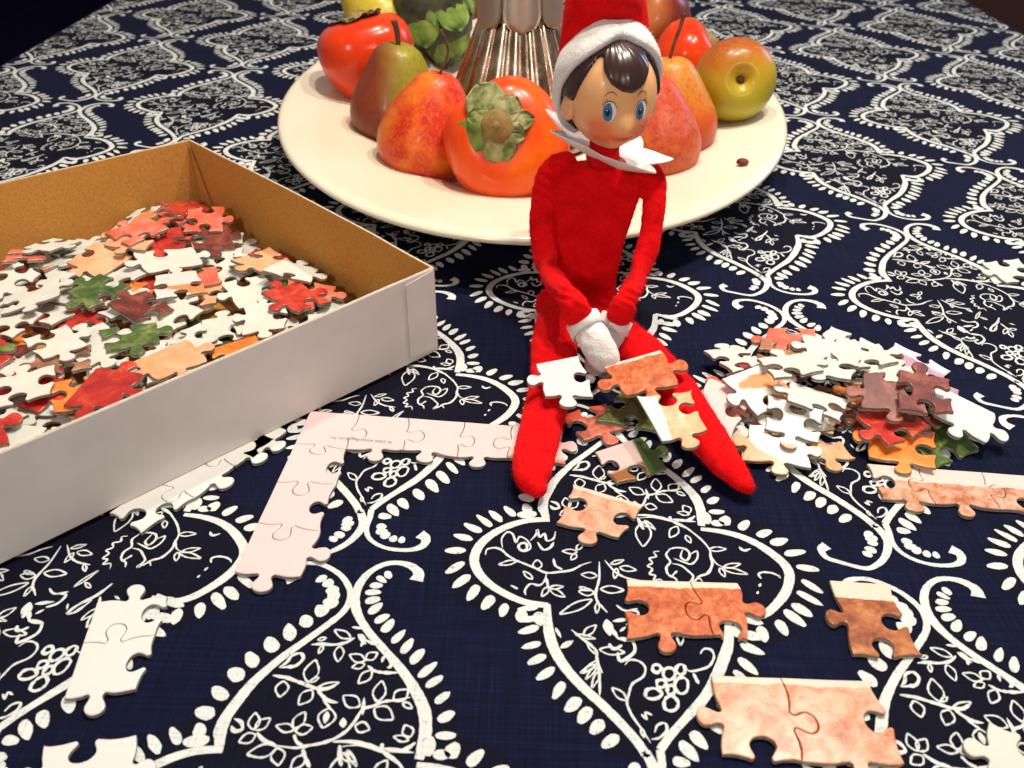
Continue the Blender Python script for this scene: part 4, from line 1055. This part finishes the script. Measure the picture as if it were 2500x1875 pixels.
# ------------------------------------------------------------------ the doll
doll=empty('elf_doll',tuple(G(1400,790,0)),'red felt elf doll with white collar and mittens sitting against the plate, legs spread','doll')
def evalmesh(me,mods):
    o=bpy.data.objects.new('tmp',me); COL.objects.link(o)
    for k,a in mods:
        m=o.modifiers.new(k,k)
        for kk,vv in a.items(): setattr(m,kk,vv)
    bpy.context.view_layer.update(); d=bpy.context.evaluated_depsgraph_get(); r=bpy.data.meshes.new_from_object(o.evaluated_get(d)); bpy.data.objects.remove(o); return r
def path_tube(pts,rad,flat,n=16,up=Vector((0,0,1)),sub=4):
    P=catmull(pts,sub); m=len(P); k=len(pts)-1
    rr=[interp(list(range(len(rad))),rad,i/(m-1)*(len(rad)-1)) for i in range(m)]
    ff=[interp(list(range(len(flat))),flat,i/(m-1)*(len(flat)-1)) for i in range(m)] if hasattr(flat,'__len__') else [flat]*m
    # rounded ends
    d0=(P[0]-P[1]).normalized(); d1=(P[-1]-P[-2]).normalized()
    P=[P[0]+d0*rr[0]*.75,P[0]+d0*rr[0]*.45]+P+[P[-1]+d1*rr[-1]*.45,P[-1]+d1*rr[-1]*.75]
    rr=[rr[0]*.35,rr[0]*.8]+rr+[rr[-1]*.8,rr[-1]*.35]; ff=[ff[0]]*2+ff+[ff[-1]]*2
    return tube(P,rr,n,up,ff)
U=Vector((0,0,1)); F_=Vector((0,1,0))
parts=[]
parts.append(path_tube([G(1372,772,.014),G(1355,830,.014),G(1350,905,.012),G(1330,1010,.010),G(1306,1100,.0095),G(1300,1165,.008),G(1312,1192,.0065)],[.0125,.0122,.0115,.0104,.0094,.0081,.0048],[.8,.75,.68,.62,.62,.7,.8]))
parts.append(path_tube([G(1478,800,.014),G(1545,850,.014),G(1625,930,.012),G(1690,1020,.011),G(1745,1095,.0095),G(1795,1155,.008),G(1826,1190,.006)],[.0125,.0128,.0122,.0108,.0092,.0068,.0036],[.8,.75,.68,.66,.66,.75,.85]))
# torso, upright with a flat chest
tb_=PY(1416,768,.419); tt=PY(1462,400,.441)
tors=[]
N_=10
for k in range(N_+1):
    t=k/N_; p=tb_.lerp(tt,t)+Vector((0,.003*math.sin(math.pi*t),0)); hw=interp([0,.08,.22,.5,.8,.92,1],[.0215,.0205,.0176,.0194,.0238,.0232,.0120],t); hd=interp([0,.1,.5,.9,1],[.0105,.0100,.0088,.0085,.0060],t)
    ring=[]
    for i in range(24):
        a=2*math.pi*i/24; cx,sx_=math.cos(a),math.sin(a); e_=.45
        ring.append(p+Vector((hw*math.copysign(abs(cx)**e_,cx),hd*math.copysign(abs(sx_)**e_,sx_),0)))
    tors.append(ring)
parts.append(loft(tors))
parts.append(path_tube([PY(1345,752,.424)+Vector((0,0,.002)),PY(1400,770,.424)+Vector((0,0,.002)),PY(1470,775,.424)+Vector((0,0,.004)),PY(1502,765,.424)+Vector((0,0,.003))],[.0115,.0125,.0125,.0105],.85))
armL=[PY(1385,398,.441),PY(1344,425,.438),PY(1328,500,.432),PY(1325,585,.425),PY(1342,660,.410),G(1385,728,.046),G(1424,784,.034)]
armR=[PY(1545,412,.443),PY(1590,428,.440),PY(1598,500,.433),PY(1584,590,.423),PY(1558,670,.408),G(1532,728,.044),G(1507,776,.033)]
parts.append(path_tube(armL,[.0070,.0074,.0070,.0068,.0072,.0076,.0074],.72,up=F_))
parts.append(path_tube(armR,[.0070,.0070,.0064,.0061,.0064,.0068,.0068],.72,up=F_))
v,f=join_vf(parts)
me=mesh('suit',v,f)
bm=bmesh.new(); bm.from_mesh(me); bmesh.ops.recalc_face_normals(bm,faces=bm.faces); bm.to_mesh(me); bm.free()
me=evalmesh(me,[('REMESH',dict(mode='VOXEL',voxel_size=.00105)),('SMOOTH',dict(factor=.5,iterations=4))])
wr=[(G(1350,880,.01),.018),(PY(1345,740,.42),.02)]
CRE=[(G(1385,728,.046),.009,1500),(G(1532,728,.044),.009,1500),(PY(1345,752,.424),.014,1100),(PY(1500,790,.420),.014,1100),(PY(1350,440,.438),.010,1200),(PY(1580,440,.440),.010,1200),(G(1350,905,.012),.013,1000)]
NRM=[Vector(q.vector) for q in me.vertex_normals]
for vi_,vv in enumerate(me.vertices):
    p=vv.co.copy(); n=NRM[vi_]
    cr_=0.
    for e_,r_e,fq in CRE:
        dl=p-e_; q_=dl.length
        if q_<r_e*2.5: cr_+=math.exp(-(q_/r_e)**2)*math.sin((dl.z*.8+dl.y*.5+.5*dl.x+.0015*noise.noise(p*150))*fq)
    d=.0006*cr_+.00045*noise.noise(p*130)+.00028*noise.noise(p*420)+.0007*noise.noise(p*48)
    vv.co=p+n*d
    if vv.co.z<.0006: vv.co.z=.0006
me.materials.clear(); me.polygons.foreach_set('use_smooth',[True]*len(me.polygons))
wlink('felt_suit',me,[M_RED],doll)
# short felt fuzz standing off the suit
def fuzz(src,mat,cnt,L,w,seed,name='felt_fuzz'):
    rs_=np.random.RandomState(seed); nv=len(src.vertices); co_=np.empty(nv*3); no_=np.empty(nv*3); src.vertices.foreach_get('co',co_); src.vertices.foreach_get('normal',no_)
    co_=co_.reshape(-1,3); no_=no_.reshape(-1,3); idx=rs_.randint(0,nv,cnt)
    p=co_[idx]+rs_.normal(0,.0004,(cnt,3)); n=no_[idx]+rs_.normal(0,.75,(cnt,3)); n/=np.linalg.norm(n,axis=1)[:,None]
    t=np.cross(n,rs_.normal(0,1,(cnt,3))); t/=np.linalg.norm(t,axis=1)[:,None]
    l=L*rs_.uniform(.4,1.3,(cnt,1)); a=p-n*.0002-t*w; b=p-n*.0002+t*w; c_=p+n*l+np.cross(n,t)*l*.35
    V=np.stack([a,b,c_],1).reshape(-1,3); V[:,2]=np.maximum(V[:,2],.0005)
    me_=bpy.data.meshes.new(name); me_.from_pydata(V.tolist(),[],np.arange(cnt*3).reshape(-1,3).tolist()); me_.update(); return me_
fz=fuzz(me,M_RED,60000,.0011,.00005,3)
o=link('felt_fuzz',fz,[M_RED],doll); o['kind']='stuff'
# mittens
def mitten(pts,rad,flat,seed):
    v,f=path_tube(pts,rad,flat,18,up=F_,sub=5); m=mesh('mitten',v,f)
    m=evalmesh(m,[('REMESH',dict(mode='VOXEL',voxel_size=.0009)),('SMOOTH',dict(factor=.5,iterations=3))])
    nr_=[Vector(q.vector) for q in m.vertex_normals]
    for vi_,vv in enumerate(m.vertices): vv.co+=nr_[vi_]*(.00035*noise.noise(vv.co*300+Vector((seed,0,0)))+.0005*noise.noise(vv.co*110))
    m.polygons.foreach_set('use_smooth',[True]*len(m.polygons)); m.materials.clear(); return m
def cuff(p,d,r,flat,wd):
    d=d.normalized(); s=d.cross(F_).normalized(); w=s.cross(d).normalized(); rings=[]
    for off,k in ((0,.93),(0,1.0),(wd,1.04),(wd,.95)):
        rings.append([p+d*off+s*(r*k*math.cos(a))+w*(r*k*flat*math.sin(a)) for a in [2*math.pi*i/24 for i in range(24)]])
    rings.append(rings[0]); return mesh('cuff',*loft(rings,False),True)
gl=[G(1430,793,.0335),G(1448,826,.0300),G(1468,858,.0260),G(1482,882,.0220)]
m=mitten(gl,[.0080,.0086,.0084,.0072],.62,1); wlink('mitten',m,[M_WFELT],doll)
wlink('cuff',cuff(G(1422,780,.0345),gl[0]-gl[1],.0092,.8,-.0075),[M_WFELT],doll)
gr=[G(1505,784,.030),G(1488,822,.0235),G(1466,866,.0165),G(1452,892,.0130)]
m=mitten(gr,[.0074,.0078,.0074,.0064],.55,5); wlink('mitten',m,[M_WFELT],doll)
wlink('cuff',cuff(G(1508,774,.0312),gr[0]-gr[1],.0084,.8,-.0075),[M_WFELT],doll)

# head
HC=PY(1490,228,.4235); HX,HY,HZ=.0225,.0222,.0255
MH=Matrix.Translation(HC)@Matrix.Rotation(R(17),4,'Z')@Matrix.Rotation(R(2),4,'Y')@Matrix.Rotation(R(3),4,'X')
def gau(az,el,a0,e0,s): 
    return math.exp(-(((az-a0)*math.cos(R(el)))**2+(el-e0)**2)/(2*s*s))
def surf(az,el,k=1.,off=0.):
    m=1.
    m+=.15*(gau(az,el,30,-26,12)+gau(az,el,-30,-26,12))+.20*gau(az,el,0,-20,7.5)+.05*gau(az,el,0,-10,7)
    m+=-.035*(gau(az,el,20,-2,9)+gau(az,el,-20,-2,9))+.07*gau(az,el,0,-52,12)-.03*gau(az,el,0,-34,6)
    m+=-.02*(gau(az,el,50,-40,16)+gau(az,el,-50,-40,16))
    ca=math.cos(R(el)); nar=1-.16*max(0,-math.sin(R(el)))
    p=Vector((math.sin(R(az))*ca*HX*nar,-math.cos(R(az))*ca*HY,math.sin(R(el))*HZ))*m*k
    return p+p.normalized()*off
def sphere_vf(fn,na=120,ne=80,a0=-180,a1=180,e0=-90,e1=90):
    v=[];f=[]
    for j in range(ne+1):
        e=e0+(e1-e0)*j/ne
        for i in range(na): v.append(fn(a0+(a1-a0)*i/na,e))
    for j in range(ne):
        for i in range(na): k=(i+1)%na; f.append((j*na+i,j*na+k,(j+1)*na+k,(j+1)*na+i))
    return v,f
M_SKIN=NT('painted_vinyl_skin',.42,spec=.45,sss=.12,coat=.12)
at_=M_SKIN.n.new('ShaderNodeVertexColor'); at_.layer_name='paint'; M_SKIN.L(at_.outputs[0],M_SKIN.b.inputs['Base Color']); M_SKIN.bump(M_SKIN.noise(300,2),.04,.0006)
v,f=sphere_vf(lambda a,e:surf(a,e)); hm=mesh('head',v,f,True)
ca_=hm.color_attributes.new('paint','FLOAT_COLOR','POINT'); na=120
for idx in range(len(v)):
    az=-180+360*(idx%na)/na; el=-90+180*(idx//na)/80
    b=min(1,1.9*(gau(az,el,32,-26,11)+gau(az,el,-32,-26,11))+.25*gau(az,el,0,-20,6))
    base=Vector((.84,.45,.19)); bl=Vector((.80,.15,.05)); q=base.lerp(bl,.85*b); ca_.data[idx].color=(q.x,q.y,q.z,1)
hm.transform(MH); head=wlink('head',hm,[M_SKIN.m],doll)
def hchild(name,me,mat,par=None):
    me.transform(MH); o=wlink(name,me,[mat],doll); return o
def sub(name,me,mat,par):
    me.transform(MH); me.transform(Matrix.Translation(-doll.location)); return link(name,me,[mat],par)
def patch(a0,e0,ra,re,off,n=28,dome=0.):
    v=[surf(a0,e0,off=off+dome)];f=[]
    for k in (1,2,3):
        for i in range(n):
            t=2*math.pi*i/n; v.append(surf(a0+ra*k/3*math.cos(t),e0+re*k/3*math.sin(t),off=off+dome*(1-(k/3)**2)))
    for i in range(n): f.append((0,1+i,1+(i+1)%n))
    for k in range(2):
        for i in range(n): f.append((1+k*n+i,1+(k+1)*n+i,1+(k+1)*n+(i+1)%n,1+k*n+(i+1)%n))
    return mesh('patch',v,f,True)
GL=lambda n,c,r=.12:NT(n,r,c,spec=.6,coat=.4).m
M_EW,M_EI,M_EP,M_LINE,M_LIP=GL('eye_white_paint',(.80,.78,.76)),GL('eye_blue_paint',(.035,.17,.36)),GL('eye_black_paint',(.006,.005,.006)),GL('brown_paint_line',(.10,.025,.012),.5),GL('lip_red_paint',(.70,.09,.05),.3)
for sgn in (-1,1):
    a0=21*sgn
    w_=sub('eye',patch(a0,-1.5,8.4,10.2,.00018,dome=.0006),M_EW,head)
    sub('iris',patch(a0-1.0,-2.0,6.9,9.2,.00034,dome=.0006),M_EI,head)
    sub('pupil',patch(a0-1.6,-2.2,4.4,6.0,.00048,dome=.0006),M_EP,head)
    sub('eye_glint',patch(a0-2.6,-.2,.9,1.2,.00062,n=14,dome=.0006),M_EW,head)
    def line(pts,r=.00013,off=.0002):
        P=catmull([surf(a,e,off=off) for a,e in pts],4); n_=len(P)
        return tube(P,[r*(.4+1.2*math.sin(math.pi*i/(n_-1))) for i in range(n_)],6)
    vv_,ff_=join_vf([line([(a0-9,13),(a0-4,17.5),(a0+2,18.5),(a0+8,14.5)])])
    sub('eyebrow',mesh('eyebrow',vv_,ff_,True),M_LINE,head)
    vv_,ff_=join_vf([line([(a0-8.4,1.5),(a0-5,7.6),(a0,9.2),(a0+5,7.6),(a0+8.6,1.5)],.00016)]+[line([(a0+sgn*x,y),(a0+sgn*(x+1.8),y+2.6)],.0001) for x,y in ((3.6,8.6),(5.8,7.0),(7.8,4.4))])
    sub('eyelash',mesh('eyelash',vv_,ff_,True),M_LINE,head)
def mouth():
    P=catmull([surf(a,e,off=.0001) for a,e in [(-14,-28),(-7.5,-33),(0,-35.0),(7.5,-33),(14,-28)]],4)
    n_=len(P); return tube(P,[.00085*(.25+math.sin(math.pi*i/(n_-1))) for i in range(n_)],8)
sub('mouth',mesh('mouth',*mouth(),True),M_LIP,head)
for sgn in (-1,1):
    bm=bmesh.new(); bmesh.ops.create_uvsphere(bm,u_segments=20,v_segments=14,radius=1)
    for q in bm.verts:
        p=q.co.copy(); d=-.45*math.exp(-((p.y+.15)**2+p.z**2)/.18) if p.x*sgn>0 else 0
        q.co=Vector((p.x*.0026*(1+d)+sgn*.0008*(p.y),p.y*.0046,p.z*.0068*(1-.2*(p.z<0)*-p.z)))+surf(86*sgn,-14)*1.0+Vector((sgn*.0008,0,0))
    m_=bm_mesh('ear',bm,True); m_.color_attributes.new('paint','FLOAT_COLOR','POINT')
    for dd_ in m_.color_attributes['paint'].data: dd_.color=(.80,.42,.20,1)
    sub('ear',m_,M_SKIN.m,head)
# hair
HA=[-180,-104,-94,-90,-70,-66,-58,-52,-48,-40,-26,-8,6,22,38,50,55,60,66,70,90,94,104,180]
HE=[-52,-48,-28,-4,-1,4,30,52,54,40,27,19,17,23,36,50,50,34,8,2,-4,-28,-48,-52]
def hair(a,e):
    lim=interp(HA,HE,a); ins=e-lim
    for q in (-3,3): ins=min(ins,(e-interp(HA,HE,max(-180,min(180,a+q))))+1.2)
    k=1/(1+math.exp(-(ins-1.0)*1.6)); lock=.07*math.exp(-((a-2)/34)**2)*math.exp(-((e-40)/24)**2)
    st=.004*math.sin(a*.55+e*.25+2*math.sin(e*.08))
    return surf(a,e,.955+(.115+lock+st*.6)*k)
v,f=sphere_vf(hair,240,150)
M_HAIR=NT('glossy_brown_moulded_hair',.30,(.030,.010,.008),spec=.5,coat=.4).m
hchild('hair',mesh('hair',v,f,True),M_HAIR)
# hat: white cuff following the head, red cone
EA=[0,30,48,64,80,92,102,112,130,180]; EE=[80,76,65,50,30,10,-14,-36,-52,-54]
fc=Vector((0,-.98,-.18)).normalized()
def edir(a,away):
    el=interp(EA,EE,abs(a)); d=Vector((math.sin(R(a))*math.cos(R(el)),-math.cos(R(a))*math.cos(R(el)),math.sin(R(el))))
    ax_=fc.cross(d).normalized(); return Matrix.Rotation(R(away),3,ax_)@d
NB_=96
def ell(d): return Vector((d.x*HX,d.y*HY,d.z*HZ))
def hatring(away,k,up=0): 
    return [ell(edir(-180+360*i/NB_,away))*k+Vector((0,0,up)) for i in range(NB_)]
cr=[hatring(1,1.075),hatring(0,1.10),hatring(-.5,1.17),hatring(1,1.21),hatring(12,1.27,.0004),hatring(24,1.30,.0012),hatring(33,1.31,.0026),hatring(35,1.28,.003),hatring(34,1.2,.0015)]
v,f=loft(cr,False); v=[p+p.normalized()*(.00028*noise.noise(p*260)+.0006*noise.noise(p*60)) for p in v]
cm=mesh('hat_cuff',v,f,True); hchild('hat_cuff',cm,M_WFELT)
# red cone
base=hatring(28,1.235,.0010)
bc=sum(base,Vector())/NB_
rings=[base]
tipc=Vector((-.006,.020,.098))
for k in range(1,15):
    t=k/14; cpos=bc.lerp(tipc,t)+Vector((0,0,.004*math.sin(math.pi*t))); s_=(1-t)**.85*1.0+.02
    fl2=min(1,t*3.0); ring=[]
    for i in range(NB_):
        d=base[i]-bc
        a=-180+360*i/NB_; rd=Vector((math.sin(R(a))*.0262,-math.cos(R(a))*.0235,0))
        ring.append(cpos+d.lerp(rd,fl2)*s_)
    rings.append(ring)
v,f=loft(rings,True); v=[p+Vector((1,0,0))*.0006*noise.noise(p*70) for p in v]
rm=mesh('hat',v,f,True); hchild('hat',rm,M_RED)
fz=fuzz(cm,M_WFELT,7000,.0008,.00005,8); o=link('cuff_fuzz',fz,[M_WFELT],doll); o['kind']='stuff'
# neck and collar
nk=PY(1473,385,.4375)
v,f=tube([nk+Vector((0,.004,-.001)),nk+Vector((0,0,.004)),HC+Vector((0,.003,-.018))],[.009,.008,.008],20,up=F_)
wlink('neck',mesh('neck',v,f,True),[M_RED],doll)
ring_=[]
NCOL=7; n=NCOL*12
def collar(th):
    rr_=[]
    for (r0,r1,zz) in ((.0095,.0095,.000),(.0135,.0150,.0014),(.0175,.0215,.0036),(.0195,.0270,.0058),(.0208,.0325,.0078)):
        ring=[]
        for i in range(n):
            a=2*math.pi*i/n; x=(a*NCOL/(2*math.pi)+.42)%1; sp=(1-abs(2*x-1))**1.1; r_=r0+(r1-r0)*sp
            front=1-.10*max(0,-math.sin(a)); side=1+.10*abs(math.cos(a))
            p=Vector((r_*math.cos(a)*side,r_*math.sin(a)*front,zz*(.9+.35*sp)+th))
            p.z+=-.33*p.x+ .00*p.y+.0008*math.sin(3*a+1)+.0005*noise.noise(p*90); ring.append(nk+Vector((.0015,-.002,.0010))+p)
        rr_.append(ring)
    return rr_
A_=collar(.0004);B_=collar(-.0004)
rings=A_+B_[::-1]+[A_[0]]
cm2=mesh('collar',*loft(rings,False),True); wlink('collar',cm2,[M_WFELT],doll)

# ------------------------------------------------------------------ pieces on and round the legs
def hero(px,py,z,vi,rz,mat,label,normal=(0,0,1),up=True,back=None):
    p=G(px,py,z); return add_piece(VAR[vi][0],PM.get(mat,mat) if isinstance(mat,str) else mat,(p.x,p.y,z),R(rz),up,label=label,normal=normal,back=back)
hero(1372,930,.0225,7,8,'white','white edge puzzle piece lying across the left-hand leg of the doll',(.02,-.10,1))
hero(1565,920,.0215,0,14,'mottled','orange-brown edge puzzle piece leaning on the inside of the right-hand leg',(-.16,-.16,1))
hero(1640,1020,.0215,14,100,'orangeglow','glossy white and orange puzzle piece lying over the right-hand leg',(-.10,-.16,1))
hero(1447,1033,.0010,11,25,'redbrown','red and brown puzzle piece on the cloth between the legs of the doll')
hero(1532,1132,.0010,21,30,'pinkgreen','pink edge puzzle piece with green and brown parts between the feet')
hero(1552,1006,.0030,4,70,'green','green tipped puzzle piece peeping from under the orange-brown one')
# heap on the cloth to the right
ho=G(1690,1130); hp=Field((G(1600,1000).x-.03,ho.y-.035),0,.24,.24)
HEAP=[(1800,1062,3,10,0,'white','grey'),(1848,1000,5,60,1,'coral','coral'),(2080,868,8,200,0,'white','grey'),(2140,905,9,120,0,'white','grey'),(2128,1015,10,15,1,'maroon','dark maroon'),
(2215,985,12,80,1,'maroon','dark maroon'),(2060,845,13,45,1,'whiteorange','white and orange'),(1985,1075,15,100,1,'peach','pale peach'),(2290,1085,16,20,1,'green','dark green'),(1800,970,17,140,1,'coral','coral'),(1755,1010,18,60,1,'pinkwhite','pinkish white'),
(1880,905,19,30,1,'red','deep red'),(1930,835,22,-15,1,'coral','red and coral'),(1905,880,2,70,1,'brown','brown'),(2020,990,24,50,1,'brown','brown'),(2195,1105,25,-20,1,'orange','bright orange'),(2230,905,6,-35,1,'mottleddark','brown peach'),
(1795,905,27,20,1,'white','white'),(1955,1010,20,15,0,'white','grey'),(2130,960,1,-20,1,'mottleddark','brown'),(2200,1010,26,-15,1,'maroon','dark maroon'),(2160,1030,23,30,1,'red','dark red'),(2280,960,10,70,1,'brown','brown'),
(1895,1090,29,-10,1,'whiteorange','white and orange'),(1850,960,28,35,1,'whiteorange','white and orange tabbed'),(2340,1035,0,-30,1,'white','white'),(2175,950,12,-18,0,'white','silvery grey'),(1935,1045,11,-22,1,'whiteorange','white striped orange'),(2035,860,3,-10,1,'white','white'),
(2110,895,26,10,0,'white','grey'),(1985,1000,14,-25,1,'white','large white'),(2015,925,2,-28,1,'white','large white'),(2165,1000,22,-10,1,'maroon','dark maroon'),(1915,935,5,15,0,'white','grey'),(2235,1010,9,-12,1,'maroon','dark maroon')]
PLACE={}
def place_words(px,py,i):
    h_='left' if px<1880 else ('middle' if px<2090 else 'right'); v_='far' if py<905 else ('near' if py>1030 else 'central'); return h_,v_
ORD=['','second ','third ','fourth ','fifth ']
for i,(px,py,vi,rz,up,mt,cl_) in enumerate(HEAP):
    p=G(px,py-(16 if py>1030 else 0)+(2 if i>18 else 0),.004 if i<18 else .009); x,y=hp.local(p); h_,v_=place_words(px,py,i)
    lay='lower' if i<19 else 'upper'
    key=(cl_,h_,v_,lay); PLACE[key]=PLACE.get(key,0)+1
    extra='' if PLACE[key]==1 else (', overlapping its twin' if PLACE[key]==2 else ', lowest of three')
    hp.put(vi,x,y,R(rz),bool(up),PM[mt],f'{cl_} puzzle piece, {lay} layer, {v_} {h_} of the cloth heap'+extra,'puzzle pieces heaped on the tablecloth',.22)
